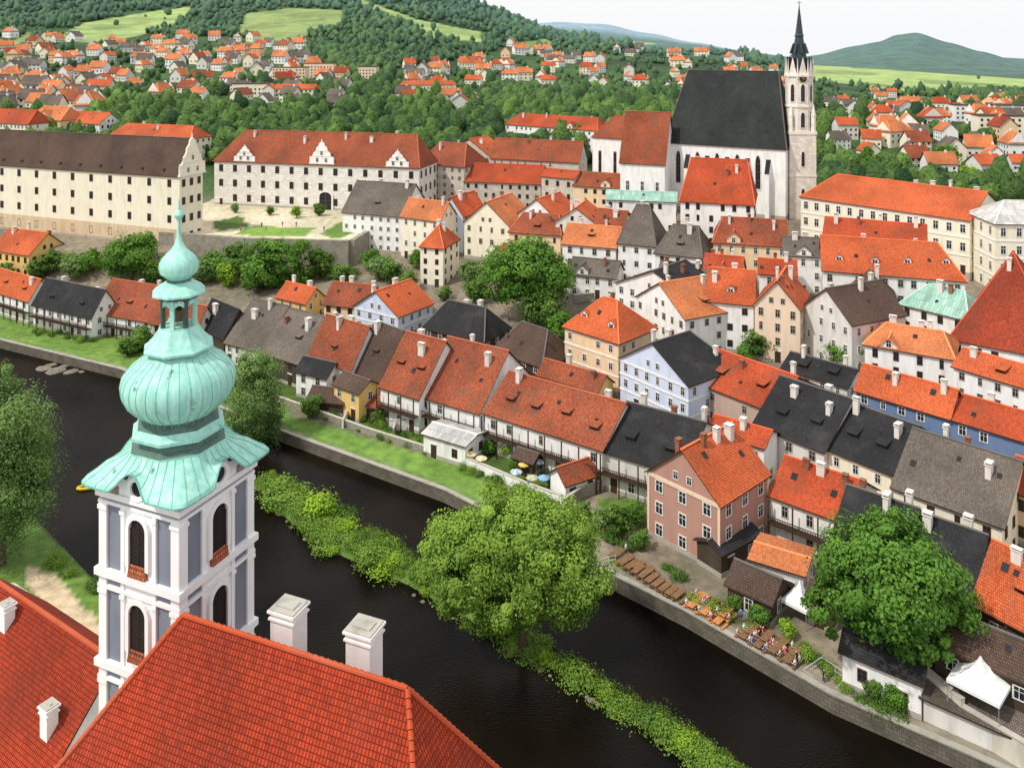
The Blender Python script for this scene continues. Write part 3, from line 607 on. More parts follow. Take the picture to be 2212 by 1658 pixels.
for k in range(8):
    t=2*math.pi*(k+.5)/8;c,s_=math.cos(t),math.sin(t);b.box(-.12,-.13,Zc(705),.12,.13,Zc(640),k%2,Matrix.Translation((c*1.08,s_*1.08,0))@Matrix.Rotation(t,4,'Z'))
    t2=t+2*math.pi/8
    for i in range(5):
        a0=t+(t2-t)*i/5;a1=t+(t2-t)*(i+1)/5;h0=.25*math.sin(math.pi*i/5);hq=.25*math.sin(math.pi*(i+1)/5)
        b.beam((1.1*math.cos(a0),1.1*math.sin(a0),Zc(650)+h0-.1),(1.1*math.cos(a1),1.1*math.sin(a1),Zc(650)+hq-.1),.15,.3,0)
b.prism(ngon(1.32,8,math.pi/8),Zc(640),Zc(634),1);b.prism(ngon(1.3,8,math.pi/8),Zc(706),Zc(700),0)
new('lantern',b.mesh('lantern',[M_COP,flat('lantern_wood',(.06,.09,.075),.6)]),T)
b=MB()
for z0,r0,z1,r1 in ((Zc(690),.5,Zc(684),.46),(Zc(684),.46,Zc(668),.28),(Zc(668),.28,Zc(660),.1)): b.tube((0,0,z0),(0,0,z1),r0,r1,14,0)
new('bell',b.mesh('bell',[flat('bronze',(.1,.08,.04),.4,.8)]),T)
prof2=[(636,40,8),(632,55,8),(628,55,8),(620,48,8),(612,36,8),(606,26,8),(601,22,20),(597,27,20),(588,38,20),(577,41,20),(566,40,20),(555,34,20),(545,24,20),(536,15,20),(525,9,20),(512,5,20),(480,3,20),(475,4,20),(470,8,20),(464,10,20),(458,8,20),(453,3,20),(430,1,20)]
new('lantern_dome',sweep(prof2,'lantern_dome',M_COP,64,8,dark=(606,)),T)
# ---------------------------------------------------------------- foreground roofs
M_TF=tiles('bright_red_pantile',(.41,.045,.013),.19,.28,.3,(.20,.035,.02),.5,.9,0.,.42)
M_TR=plaster('ridge_tile',(.48,.08,.028))
ch=new('church_nave',None,None,(-18.0,45.6,4),math.radians(-22),label='church nave with large red pantiled hipped roof',cat='church')
LR=13.95;b=MB();zr=35;ri=[(0,0,zr),(LR,0,zr)]
def ring(o,wd,z): return [(-o,-wd,z),(LR+o*.72,-wd,z),(LR+o*.72,wd,z),(-o,wd,z)]
r1=ring(5.2,5.,zr-7.6);r2=ring(8.4,7.4,zr-10.2)
for A,B_ in ((0,1),(2,3)):
    R=ri if A==0 else ri[::-1];b.face([r1[A],r1[B_],R[1],R[0]],0)
b.face([r1[1],r1[2],ri[1]],0);b.face([r1[3],r1[0],ri[0]],0)
for i in range(4): b.face([r2[i],r2[(i+1)%4],r1[(i+1)%4],r1[i]],0)
for p,q in ((ri[0],ri[1]),(r1[0],ri[0]),(r1[3],ri[0]),(r1[1],ri[1]),(r1[2],ri[1]),(r1[0],r2[0]),(r1[1],r2[1]),(r1[2],r2[2]),(r1[3],r2[3])):
    p=Vector(p);q=Vector(q);n=max(1,int((q-p).length/.38))
    for k in range(n):
        a=p+(q-p)*k/n;c=p+(q-p)*(k+.97)/n;b.tube(a+Vector((0,0,.05)),c+Vector((0,0,.02)),.15,.12,7,1)
R=new('roof',b.mesh('roof',[M_TF,M_TR]),ch)
b=MB();b.box(-7.8,-6.8,-4,LR+5.4,6.8,zr-10,0);new('wall',b.mesh('wall',[wm('C')]),ch)
def bigchim(w,d,hh,m2=M_WH):
    b=MB();b.box(-w/2,-d/2,-4,w/2,d/2,hh,0);b.box(-w/2-.09,-d/2-.09,hh-.5,w/2+.09,d/2+.09,hh-.4,0);b.box(-w/2-.13,-d/2-.13,hh-.13,w/2+.13,d/2+.13,hh,0)
    b.box(-w/2-.05,-d/2-.05,hh+.001,w/2+.05,d/2+.05,hh+.08,1);b.box(-w/2+.2,-d/2+.3,hh+.08,w/2-.2,d/2-.3,hh+.15,1)
    return b.mesh('chimney',[m2,plaster('cap_concrete',(.42,.40,.35),.9),M_WOOD])
C1=bigchim(1.45,1.3,0,plaster('chimney_render',(.80,.76,.74),.5))
for u,v in ((624,1308),(787,1352)):
    zz=39.6;x,y=wp(u,v,zz)
    dx,dy=x+18.0,y-45.6;ca,sa=math.cos(math.radians(22)),math.sin(math.radians(22))
    new('chimney',C1,R,(dx*ca-dy*sa,dx*sa+dy*ca,zz-4),0)
nb=new('parish_house',None,None,(-46.5,71.3,4),math.atan2(-8,12.5),label='house with red pantiled roof beside the bell tower',cat='house')
b=MB();roof_geo(b,21,13,7.,(0,0),.4,lambda a,c,z:(a,c-6.5,z),15.,.2);R=new('roof',b.mesh('roof',[M_TF,M_TR,M_WOOD]),nb)
b=MB();b.box(.1,-6.4,-4,20.9,6.4,14.6,0);b.face([(20.9,-6.4,14.6),(20.9,6.4,14.6),(20.9,0,21.5)],0);new('wall',b.mesh('wall',[wm('W')]),nb)
C2=bigchim(.9,.8,2.0)
for a,c,z_ in ((8.8,-1.2,20.4),(19.0,-3.4,18.2)): new('chimney',C2,R,(a,c,z_),0)
nb2=new('outbuilding',None,None,(-52,82.5,3),math.atan2(-8,12.5),label='low outbuilding with pale sheet roof by riverside path',cat='building')
b=MB();roof_geo(b,13,5,1.2,(0,0),.3,lambda a,c,z:(a,c-2.5,z),12.6);new('roof',b.mesh('roof',[rm('w'),M_FRAME,M_WOOD]),nb2)
b=MB();b.box(.1,-2.4,-3,12.9,2.4,12.6,0);new('wall',b.mesh('wall',[wm('W')]),nb2)
# ---------------------------------------------------------------- terrain mesh
YR=np.geomspace(26,11500,620);AA=np.concatenate([np.linspace(-2.2,-.72,40)[:-1],np.linspace(-.72,.72,270),np.linspace(.72,2.2,40)[1:]])
X=(AA[None,:]*YR[:,None]).ravel();Yv=np.repeat(YR,len(AA));Z=H(X,Yv)
nr,nc=len(YR),len(AA)
idx=np.arange(nr*nc).reshape(nr,nc);q=np.stack([idx[:-1,:-1],idx[:-1,1:],idx[1:,1:],idx[1:,:-1]],-1).reshape(-1,4)
def npmesh(name,V,Fq,k=4):
    me=bpy.data.meshes.new(name);me.vertices.add(len(V));me.vertices.foreach_set('co',V.astype(np.float32).ravel())
    me.loops.add(Fq.size);me.loops.foreach_set('vertex_index',Fq.astype(np.int32).ravel())
    me.polygons.add(len(Fq));me.polygons.foreach_set('loop_start',np.arange(0,Fq.size,k,dtype=np.int32));me.update(calc_edges=True);return me
me=npmesh('ground',np.stack([X,Yv,Z],1),q)
P=np.stack([X,Yv],1);U=UC+F*X/Yv;V=VH+(CZ-Z)*F/Yv;PU=np.stack([U,V],1)
C=np.zeros((len(X),4));C[:,3]=1
dirt=np.array([.22,.19,.15]);grass=np.array([.15,.27,.05]);forest=np.array([.035,.08,.022]);field=np.array([.30,.41,.15]);sand=np.array([.55,.45,.31])
C[:,:3]=dirt
def setc(m,c): C[m,:3]=c
town=inside(P,TOWN);riv=inside(P,RIVER);db=dist_line(P,BANK)
setc(~town&~riv,grass*.8);setc(inside(P,ISL),grass*.75)
setc(riv&~inside(P,ISL),(.05,.04,.03))
setc(town&(db<15)&(X<-42),grass*.85);setc(town&(db<26)&(db>8)&(X<8)&(X>-75),grass*.5)
LAWN=[[(590,885),(700,915),(860,965),(1000,1005),(1095,1050),(1075,1095),(980,1110),(850,1050),(700,985),(590,950)],
 [(1290,1080),(1400,1075),(1390,1150),(1300,1110)],[(1480,1330),(1300,1235),(1290,1210),(1330,1200),(1500,1300)],[(720,880),(800,900),(790,920),(710,900)]]
for i,pl in enumerate(LAWN):
    setc(inside(P,[wp(u,v,2.) for u,v in pl]),grass*(1.05 if i<1 else .7))
setc(inside(P,T1),(.6,.54,.42));setc(inside(P,[wp(u,v,15.) for u,v in [(515,495),(560,488),(682,493),(655,513),(512,508)]]),grass*1.1)
setc(inside(P,[wp(u,v,15.) for u,v in [(690,505),(750,470),(770,500),(730,518)]]),grass*.8);setc(inside(P,[wp(u,v,15.) for u,v in [(455,480),(520,465),(540,490),(470,500)]]),grass*.5)
setc((~town)&inside(P,[wp(u,v,2.) for u,v in [(60,1215),(120,1235),(225,1345),(225,1440),(120,1330),(60,1260)]]),sand)
k=sm((Yv-285)/60)[:,None];far=(Yv>330);C[:,:3]=C[:,:3]*(1-k)+k*(forest*(1+.5*wob(X,Yv,60.))[:,None])
FIELDS=[[(110,90),(180,50),(330,25),(415,15),(405,40),(300,78),(200,92)],[(515,80),(530,30),(620,18),(745,22),(730,62),(640,82)],[(770,-5),(900,42),(1040,70),(1045,92),(920,82),(900,60),(780,12)],
 [(1740,140),(1900,150),(2230,172),(2230,206),(1950,198),(1850,184),(1740,172)],[(1305,84),(1420,86),(1410,96),(1320,98)],[(-10,112),(60,70),(70,80),(0,125)],[(440,105),(520,96),(600,70),(660,84),(560,98),(470,112)],[(1110,95),(1180,84),(1200,98),(1130,112)],[(1560,205),(1680,200),(1690,215),(1580,222)]]
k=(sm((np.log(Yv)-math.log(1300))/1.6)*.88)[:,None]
C[:,:3]=C[:,:3]*(1-k)+k*np.array([.11,.20,.20])  # aerial haze painted into the ground colour, blue-green growing with distance
k=(sm((Yv-6500)/2500))[:,None]*(U<1600)[:,None];C[:,:3]=C[:,:3]*(1-k)+k*np.array([.26,.38,.50])  # farthest ridge tinted blue: distance haze baked into its vertex colour
for i,pl in enumerate(FIELDS):
    m=inside(PU,pl)&far&(Yv<6000);setc(m,field*(.95,.75,1.0,1.1,1.1,.8,.7,.8,.7)[i])
for pl,c in (([(1760,150),(1900,158),(1890,164),(1760,158)],.75),([(1980,170),(2212,186),(2212,192),(2000,180)],.7),([(1850,176),(1960,188),(1950,192),(1850,184)],.6),([(200,60),(330,45),(320,52),(210,68)],.7),([(560,50),(700,40),(700,46),(560,56)],.6)): setc(inside(PU,pl)&far,field*c)
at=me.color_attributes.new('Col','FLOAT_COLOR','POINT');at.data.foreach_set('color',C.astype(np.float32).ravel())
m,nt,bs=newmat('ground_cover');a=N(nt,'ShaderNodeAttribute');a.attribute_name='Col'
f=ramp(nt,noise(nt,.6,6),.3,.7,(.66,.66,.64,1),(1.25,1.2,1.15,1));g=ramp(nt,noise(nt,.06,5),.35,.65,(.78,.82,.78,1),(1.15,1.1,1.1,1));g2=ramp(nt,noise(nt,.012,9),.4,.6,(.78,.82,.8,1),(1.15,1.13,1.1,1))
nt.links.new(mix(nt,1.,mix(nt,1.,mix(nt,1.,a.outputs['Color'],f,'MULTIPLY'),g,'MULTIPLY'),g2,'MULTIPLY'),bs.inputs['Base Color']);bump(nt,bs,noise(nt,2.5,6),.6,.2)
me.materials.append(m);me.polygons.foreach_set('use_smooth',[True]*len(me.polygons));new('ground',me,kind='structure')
m,nt,bs=newmat('river_water');nt.links.new(ramp(nt,noise(nt,.08,4),.3,.7,(.002,.002,.002,1),(.010,.007,.004,1)),bs.inputs['Base Color']);bs.inputs['Roughness'].default_value=.14;bs.inputs['Specular IOR Level'].default_value=.14;bs.inputs['IOR'].default_value=1.27
n1=noise(nt,2.2,6,sc3=(1,1.8,1));bump(nt,bs,n1,.55,.1)
b=MB();b.face([(-400,0,0),(170,0,0),(170,260,0),(-400,260,0)]);new('river',b.mesh('river',[m]),kind='structure')
b=MB();pts=[Vector(p) for p in BANK[2:14]];nn=[]
for i in range(len(pts)):
    d=(pts[min(i+1,len(pts)-1)]-pts[max(i-1,0)]).normalized();nn.append(Vector((-d.y,d.x)))
for i in range(len(pts)-1):
    p,q_=pts[i],pts[i+1];n0,n1_=nn[i],nn[i+1]
    for o0,o1,z0,z1,mi in ((-.1,1.25,-2,1.93,0),(-.2,.55,1.93,2.1,1),(.56,1.5,1.93,2.04,2 if i<5 else 3)):
        A=[p+n0*o0,q_+n1_*o0,q_+n1_*o1,p+n0*o1];b.prism([(w.x,w.y) for w in A],z0,z1,mi)
new('quay_wall',b.mesh('quay_wall',[stone('quay_stone',(.16,.14,.11),.8,.4,.6),plaster('kerb_stone',(.36,.34,.29),.8),plaster('turf_edge',(.13,.22,.05),.8),plaster('gravel_edge',(.25,.22,.17),.8)]),label='low straight stone quay wall along the dark river',cat='wall')
b=MB();pp=[(-104,247.5),(-76,239),(-46,236),(-41,262)]
for (x0,y0),(x1,y1) in zip(pp,pp[1:]):
    d=Vector((x1-x0,y1-y0)).normalized();n=Vector((d.y,-d.x));A=[(x0,y0),(x1,y1),(x1+n.x*1.4,y1+n.y*1.4),(x0+n.x*1.4,y0+n.y*1.4)]
    b.prism(A,2,15.9,0)
new('retaining_wall',b.mesh('retaining_wall',[M_STONE]),label='high rubble stone retaining wall below hotel garden',cat='wall')
# ---------------------------------------------------------------- foliage
def leaf_mesh(name,ells,n,ls,seed,nc,mat,droop=1.,crf=.2,boxy=False):
    rg=np.random.RandomState(seed);E_=np.array(ells,float);w=(E_[:,3]*E_[:,4]*E_[:,5])**.8;w/=w.sum()
    ei=rg.choice(len(E_),nc,p=w);d=rg.normal(size=(nc,3));d/=np.linalg.norm(d,axis=1)[:,None]
    if boxy: d=rg.uniform(-1,1,(nc,3));j=rg.randint(0,3,nc);d[np.arange(nc),j]=np.sign(d[np.arange(nc),j])
    r=rg.uniform(.2,1.1,nc)**.45
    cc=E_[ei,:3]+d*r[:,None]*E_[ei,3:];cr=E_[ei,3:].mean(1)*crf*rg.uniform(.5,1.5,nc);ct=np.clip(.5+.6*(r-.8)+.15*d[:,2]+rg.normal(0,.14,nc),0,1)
    li=rg.randint(0,nc,n);off=rg.normal(size=(n,3));off/=np.maximum(1,np.linalg.norm(off,axis=1)/1.9)[:,None]
    off*=cr[li][:,None];off[:,2]*=droop*.75
    if droop>1: off[:,2]-=np.abs(off[:,2])*.5
    c=cc[li]+off;nrm=d[li]*.8+off/cr[li][:,None]*.5+rg.normal(0,.45,(n,3))+np.array([0,0,.4]);nrm/=np.linalg.norm(nrm,axis=1)[:,None]
    t=np.cross(nrm,rg.normal(size=(n,3)));t/=np.linalg.norm(t,axis=1)[:,None]+1e-9;b_=np.cross(nrm,t);s=ls*rg.uniform(.6,1.35,n)[:,None]
    V_=np.stack([c-t*s*.62,c+b_*s*.42,c+t*s*.62,c-b_*s*.42],1).reshape(-1,3)
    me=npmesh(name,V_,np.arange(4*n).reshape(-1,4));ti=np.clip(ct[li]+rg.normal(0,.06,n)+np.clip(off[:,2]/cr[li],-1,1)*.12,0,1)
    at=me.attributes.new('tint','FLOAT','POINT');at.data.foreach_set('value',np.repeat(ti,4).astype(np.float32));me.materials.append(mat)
    return me,cc
M_BARK=flat('bark',(.11,.08,.055),.95,0,4,.5)
L_ISL=leafmat('willow_leaves',(.19,.34,.055));L_MAP=leafmat('maple_leaves',(.10,.24,.035));L_WIL=leafmat('dark_willow_leaves',(.15,.27,.085));L_BUSH=leafmat('bush_leaves',(.09,.19,.035));L_YG=leafmat('fresh_leaves',(.23,.41,.035));L_GR=leafmat('bank_grass',(.15,.28,.045))
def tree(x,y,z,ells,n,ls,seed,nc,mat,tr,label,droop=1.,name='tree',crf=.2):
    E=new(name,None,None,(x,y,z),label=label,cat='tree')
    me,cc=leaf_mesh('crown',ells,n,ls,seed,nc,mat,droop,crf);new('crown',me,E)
    b=MB();rd=random.Random(seed);lo=min(e[2]-e[5]*.6 for e in ells);fk=max(1.5,lo)
    b.tube((0,0,-.6),(0,0,0.5),tr*1.5,tr*1.05,9);b.tube((0,0,.5),(.2,0,fk),tr*1.05,tr*.8,9)
    for e in ells:
        c=Vector(e[:3]);m=Vector((.2,0,fk)).lerp(c,.5)+Vector((rd.uniform(-.4,.4),rd.uniform(-.4,.4),-.3));b.tube((.2,0,fk-.2),m,tr*.6,tr*.42,7);b.tube(m,c,tr*.42,tr*.22,6)
        for k in rd.sample(range(len(cc)),min(len(cc),22)):
            p=Vector(cc[k])
            if (p-c).length<max(e[3:])*1.05:b.tube(c.lerp(m,rd.random()*.6),p,tr*.16,.02,4)
    new('trunk',b.mesh('trunk',[M_BARK]),E);return E
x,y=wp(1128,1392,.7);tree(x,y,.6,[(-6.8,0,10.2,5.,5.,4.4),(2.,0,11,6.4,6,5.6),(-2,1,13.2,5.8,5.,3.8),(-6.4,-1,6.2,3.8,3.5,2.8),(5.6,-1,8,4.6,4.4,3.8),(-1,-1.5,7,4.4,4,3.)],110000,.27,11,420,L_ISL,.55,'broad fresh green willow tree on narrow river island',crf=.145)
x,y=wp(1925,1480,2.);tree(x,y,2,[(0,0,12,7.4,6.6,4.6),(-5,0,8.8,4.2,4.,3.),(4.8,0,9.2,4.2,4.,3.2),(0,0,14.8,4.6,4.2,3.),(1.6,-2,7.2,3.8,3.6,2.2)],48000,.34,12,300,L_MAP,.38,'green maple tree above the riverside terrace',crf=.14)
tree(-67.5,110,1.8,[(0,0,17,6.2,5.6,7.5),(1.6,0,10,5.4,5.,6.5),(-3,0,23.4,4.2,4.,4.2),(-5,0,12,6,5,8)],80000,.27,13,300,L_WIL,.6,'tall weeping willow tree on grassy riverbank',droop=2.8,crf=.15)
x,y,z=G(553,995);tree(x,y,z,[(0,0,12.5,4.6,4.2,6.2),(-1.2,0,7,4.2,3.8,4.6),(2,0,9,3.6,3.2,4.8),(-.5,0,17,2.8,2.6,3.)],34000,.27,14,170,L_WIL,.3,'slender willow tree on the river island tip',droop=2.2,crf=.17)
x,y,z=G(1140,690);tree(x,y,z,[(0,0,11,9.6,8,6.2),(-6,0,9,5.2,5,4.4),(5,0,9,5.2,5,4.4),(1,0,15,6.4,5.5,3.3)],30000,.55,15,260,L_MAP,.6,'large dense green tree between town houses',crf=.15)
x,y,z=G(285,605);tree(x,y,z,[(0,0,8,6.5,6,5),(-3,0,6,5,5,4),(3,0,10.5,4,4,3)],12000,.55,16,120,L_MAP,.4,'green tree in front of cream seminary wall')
def small_tree_mesh(i,mat,n=3000,ls=.48):
    me,_=leaf_mesh('crown',[(0,0,3.6,2.6,2.6,2.6),(.8,.3,4.6,1.9,1.9,1.7),(-.9,-.2,2.6,1.8,1.8,1.6)],n,ls,100+i,50,mat,1.,.27);return me
ST=[small_tree_mesh(i,m) for i,m in enumerate((L_BUSH,L_MAP,L_WIL,L_YG))]
b=MB();b.tube((0,0,-.5),(0,0,3.2),.2,.12,6);b.tube((0,0,1.6),(1,.3,4.2),.1,.04,5);b.tube((0,0,1.4),(-.9,-.2,3),.1,.04,5);STT=b.mesh('trunk',[M_BARK])
def stree(u,v,r,k=0,lab='small leafy tree growing between the houses',cat='tree',nm='small_tree',g='small trees among the town houses'):
    x,y,z=G(u,v+r*.5);s=r*y/F/3.0
    E=new(nm,None,None,(x,y,z),random.uniform(0,6),(s,s,s*random.uniform(.85,1.1)),label=lab,cat=cat,group=g);new('crown',ST[k],E);new('trunk',STT,E)
TR=[(300,745,28,0),(275,760,20,0),(465,590,30,1),(500,600,26,0),(430,600,28,2),(520,560,30,0),(555,615,36,1),(575,600,30,0),(690,590,28,0),(700,560,22,0),(820,590,28,2),(850,600,26,0),(800,570,22,1),(1180,690,36,0),(1210,720,28,1),(1150,690,28,2),(1020,600,28,2),(1035,640,28,0),
 (1640,760,30,0),(1610,775,20,1),(1820,780,34,1),(1850,790,26,0),(1790,770,22,2),(490,610,22,3),(120,580,26,0),(160,590,28,2),(200,580,24,1),(85,590,22,0),(330,600,24,0),(360,590,26,2),(585,460,10,0),(640,465,12,3),(688,460,13,0),(508,455,9,2),(740,850,20,0),(675,890,22,0),(1335,1150,30,0),(1370,1120,26,1),(1300,1140,22,2),(1260,1110,18,0),(1095,975,18,3),(1055,975,14,1),(1195,1040,16,0),(1110,1010,14,1),(1385,1175,20,0),
 (1710,440,26,1),(1250,320,30,1),(1235,345,24,0),(1720,415,22,0),(2040,355,30,1),(1300,600,16,0),(880,620,22,0),(1640,1340,22,1),(1590,1310,18,0),(1700,1370,18,3),(1890,1500,20,0),(1935,1520,24,1),(2150,1590,20,1),(740,610,24,0),(900,570,18,1),(10,600,20,0),(820,905,14,0),(1540,745,16,1),(960,640,16,0),(1460,760,14,0)]
rd=random.Random(77)
for i in range(16): TR.append((rd.uniform(1780,2230),rd.uniform(330,400),rd.uniform(14,26),rd.choice([0,1,1,2,3])))
for t in TR: stree(*t)
BM=[leaf_mesh('shrub',[(0,0,.7,1.4,1.4,.9),(.8,.2,1.1,.8,.8,.7)],1500,.2,200+i,34,m,1,.45)[0] for i,m in enumerate((L_YG,L_ISL,L_BUSH,L_GR))]
GT=leaf_mesh('grass_tuft',[(0,0,.22,2.4,1.2,.3)],1400,.2,222,60,L_GR,1,.3)[0]
rd=random.Random(5)
up=[(560,1000),(720,1085),(880,1185),(1150,1375),(1400,1515),(1640,1655)];lw=[(548,1060),(700,1190),(870,1265),(1110,1405),(1400,1570),(1530,1660)]
def isl(t,g):
    k=int(t);f=t-k;a=[up[k][j]*(1-f)+up[k+1][j]*f for j in (0,1)];c=[lw[k][j]*(1-f)+lw[k+1][j]*f for j in (0,1)]
    return wp(a[0]*(1-g)+c[0]*g,a[1]*(1-g)+c[1]*g,.6)
IA=math.atan2(-18,22)
for i in range(170):
    x,y=isl(rd.random()*4.99,rd.uniform(.05,.95));s=rd.uniform(.5,1.05);new('grass_tuft',GT,None,(x,y,h1(x,y)-.05),IA+rd.uniform(-.5,.5),(s,s,s*rd.uniform(.8,1.8)),label='tuft of long green grass on the river island',cat='grass',group='grass tufts on the river island')
for i in range(105):
    t=rd.random()*4.99;x,y=isl(t,rd.uniform(.12,.88));s=rd.uniform(.3,.9)*(1.15 if t<2 else .7)
    if rd.random()<.14: s*=1.7
    new('shrub',BM[rd.choice([0,1,3,3,2])],None,(x,y,h1(x,y)-.15),rd.uniform(0,6),(s*1.2,s*1.2,s*rd.uniform(.5,1.1)),label='bright green shrub growing on the narrow river island',cat='shrub',group='shrubs along the river island')
for seg,n in (([(610,862),(760,920),(960,990)],16),([(985,1015),(1130,1070),(1220,1110)],18),([(60,715),(200,735),(420,790)],26),([(1500,1300),(1640,1370),(1760,1420)],16),([(1240,1110),(1330,1170),(1480,1250)],14),([(100,1200),(215,1275)],10),([(400,560),(540,600),(760,600)],30),([(1000,1010),(1200,1090)],10),([(100,560),(380,590)],22),([(700,880),(820,920),(900,960)],12),([(1780,1440),(1860,1520),(1960,1570)],12)):
    for i in range(n):
        t=rd.random()*(len(seg)-1);k=int(t);f=t-k;u=seg[k][0]*(1-f)+seg[k+1][0]*f+rd.uniform(-6,6);v=seg[k][1]*(1-f)+seg[k+1][1]*f+rd.uniform(-6,6)
        x,y,z=G(u,v);s=rd.uniform(.4,.8)*(1.8 if v<700 else 1);new('shrub',BM[rd.choice([2,2,1])],None,(x,y,z-.1),rd.uniform(0,6),(s,s,s),label='green garden shrub beside the riverbank walls',cat='shrub',group='garden shrubs along the bank')
x,y,z=G(600,618);me,_=leaf_mesh('ivy',[(0,0,6,8.5,2,6)],15000,.5,44,240,L_MAP,1,.12,True);E=new('ivy_hedge',me,None,(x,y,z),-.08,label='tall clipped block of ivy against stone wall',cat='hedge')
# ---------------------------------------------------------------- suburban houses and woods
def sub_mesh(i):
    rd=random.Random(50+i);w,d,hh,r=rd.uniform(9,15),rd.uniform(8,10),rd.uniform(4.5,7),rd.uniform(3.4,5);b=MB();W_=rd.choice('WWCCOWG');R_k=rd.choice('rroosbodg')
    b.box(-w/2,-d/2,-3,w/2,d/2,hh,0);b.face([(-w/2,-d/2,hh),(-w/2,d/2,hh),(-w/2,0,hh+r)],0);b.face([(w/2,-d/2,hh),(w/2,d/2,hh),(w/2,0,hh+r)],0)
    roof_geo(b,w,d,r,((0,0),(0,0),(3,3))[i%3],.5,lambda a,c,z:(a-w/2,c-d/2,z),hh)
    b.m=[m if j<8 else {0:1,1:2,2:3}[m] for j,m in enumerate(b.m)]
    for s in (-1,1):
        for r_ in (0,1):
            for c in range(4):
                x=w*(c+.5)/4-w/2;z0=.8+r_*2.7
                if z0+1.2<hh:b.face([(x-.5,s*(d/2+.03),z0),(x+.5,s*(d/2+.03),z0),(x+.5,s*(d/2+.03),z0+1.2),(x-.5,s*(d/2+.03),z0+1.2)],4)
    for s in (-1,1):
        for c in (-.22,.22): b.face([(s*(w/2+.03),c*d-.5,1.2),(s*(w/2+.03),c*d+.5,1.2),(s*(w/2+.03),c*d+.5,2.4),(s*(w/2+.03),c*d-.5,2.4)],4)
    b.box(w*.2,-.4,hh+r-1,w*.2+.8,.4,hh+r+1,0)
    return b.mesh('suburban_house',[wm(W_),rm(R_k),M_RIDGE[R_k],M_WOOD,M_GLASS]),W_,R_k
SM=[sub_mesh(i) for i in range(22)];pos=[];apt=[]
for u0,v0,wd,hh in ((628,178,30,12),(692,170,28,13),(797,178,16,13),(545,208,26,8),(640,212,34,6),(925,204,44,7),(2165,262,60,9),(2195,292,40,9),(1020,150,30,7)):
    x,y,z=G(u0,v0);pos.append((x,y));apt.append((x,y,wd));z+=1;E=new('apartment_block',None,None,(x,y,z),random.uniform(-.2,.1),label='pale rectangular apartment block among the trees',cat='building',group='apartment blocks on the hillside')
    b=MB();b.box(-wd/2,-5,-3,wd/2,5,hh,0)
    for r_ in range(int(hh/2.8)):
        for c in range(int(wd/3)): xx_=-wd/2+1.5+c*3;b.face([(xx_-.6,-5.03,.8+r_*2.8),(xx_+.6,-5.03,.8+r_*2.8),(xx_+.6,-5.03,2.1+r_*2.8),(xx_-.6,-5.03,2.1+r_*2.8)],1)
    new('wall',b.mesh('wall',[wm('F' if wd<31 and hh>9 else 'C' if wd<45 else 'W'),M_GLASS]),E)
    b=MB()
    if hh<8: roof_geo(b,wd,10,3,(3,3),.5,lambda a,c,z,wd=wd:(a-wd/2,c-5,z),hh)
    else: b.box(-wd/2-.3,-5.3,hh,wd/2+.3,5.3,hh+.6,0)
    new('roof',b.mesh('roof',[rm('s' if hh<8 else 'n'),M_RIDGE['s'],M_WOOD]),E)
def poly_bb(pl): return min(p[0] for p in pl),max(p[0] for p in pl),min(p[1] for p in pl),max(p[1] for p in pl)
SETT=[([(-20,78),(120,85),(240,70),(640,88),(660,120),(790,190),(560,190),(400,190),(230,215),(-20,215)],108,1.12),([(840,150),(1000,130),(1120,95),(1250,120),(1450,100),(1700,150),(1700,215),(1450,210),(1200,195),(860,195)],82,1.1),
 ([(1760,195),(1900,205),(2212,220),(2212,340),(1990,345),(1900,300),(1760,260)],50,.9),([(0,180),(170,190),(200,260),(0,250)],20,1.2),([(1780,290),(2212,310),(2212,400),(2060,390),(1900,360),(1780,330)],15,.9),([(180,195),(560,195),(1250,215),(1250,235),(900,245),(500,235),(200,245)],24,1.)]
rd=random.Random(9)
for pl,n,sc in SETT:
    x0,x1,y0,y1=poly_bb(pl);cnt=0;tr=0
    while cnt<n and tr<n*12:
        tr+=1;u,v=rd.uniform(x0,x1),rd.uniform(y0,y1)
        if not inside(np.array([[u,v]]),pl)[0]:continue
        x,y,z=G(u,v)
        if y<(400 if u<1750 else 300) or y>2600 or any((x-a)**2+(y-b_)**2<14**2 for a,b_ in pos):continue
        pos.append((x,y));me_,wk,rk=rd.choice(SM);s=sc*rd.uniform(.85,1.2)*(1+max(0,(y-900)/2200));cnt+=1
        new('suburban_house',me_,None,(x,y,z+.6),rd.choice([0,.3,-.4,1.57,1.2,-.2])+rd.uniform(-.2,.2),(s,s,s),label=f'detached {WALLS[wk][0]} house with {ROOFS[rk][0]} roof on hillside',cat='house',group='suburban houses on the hillside')
rg=np.random.RandomState(4);n=56000
u=rg.uniform(-250,2450,n);yy=np.exp(rg.uniform(math.log(285),math.log(2450),n));xx=(u-UC)/F*yy;zz=H(xx,yy);vv=VH+(CZ-zz)*F/yy;PU=np.stack([u,vv],1);keep=(yy>375)|((u>1775))
for i,pl in enumerate(FIELDS): keep&=~(inside(PU,pl)&(rg.rand(n)<.985))
se=np.zeros(n,bool)
for pl,_,_ in SETT[:5]: se|=inside(PU,pl)
keep&=~(se&(rg.rand(n)<.84))
for a,b_ in pos: keep&=~((np.abs(xx-a)<9)&(yy-b_<7)&(yy-b_>-32))
for a,b_,wd in apt: keep&=~((np.abs(xx-a)<wd*.55)&(yy-b_<8)&(yy-b_>-55))
keep&=~((u>1740)&(vv<205)&(rg.rand(n)<.88))
keep&=~((u>1740)&(yy<420)&(rg.rand(n)<.6))
keep&=((yy<1000)|(rg.rand(n)<.6))
keep&=(wob(xx,yy,38.)+rg.normal(0,.5,n)>-.75)
xx,yy,zz,u,se=xx[keep],yy[keep],zz[keep],u[keep],se[keep]
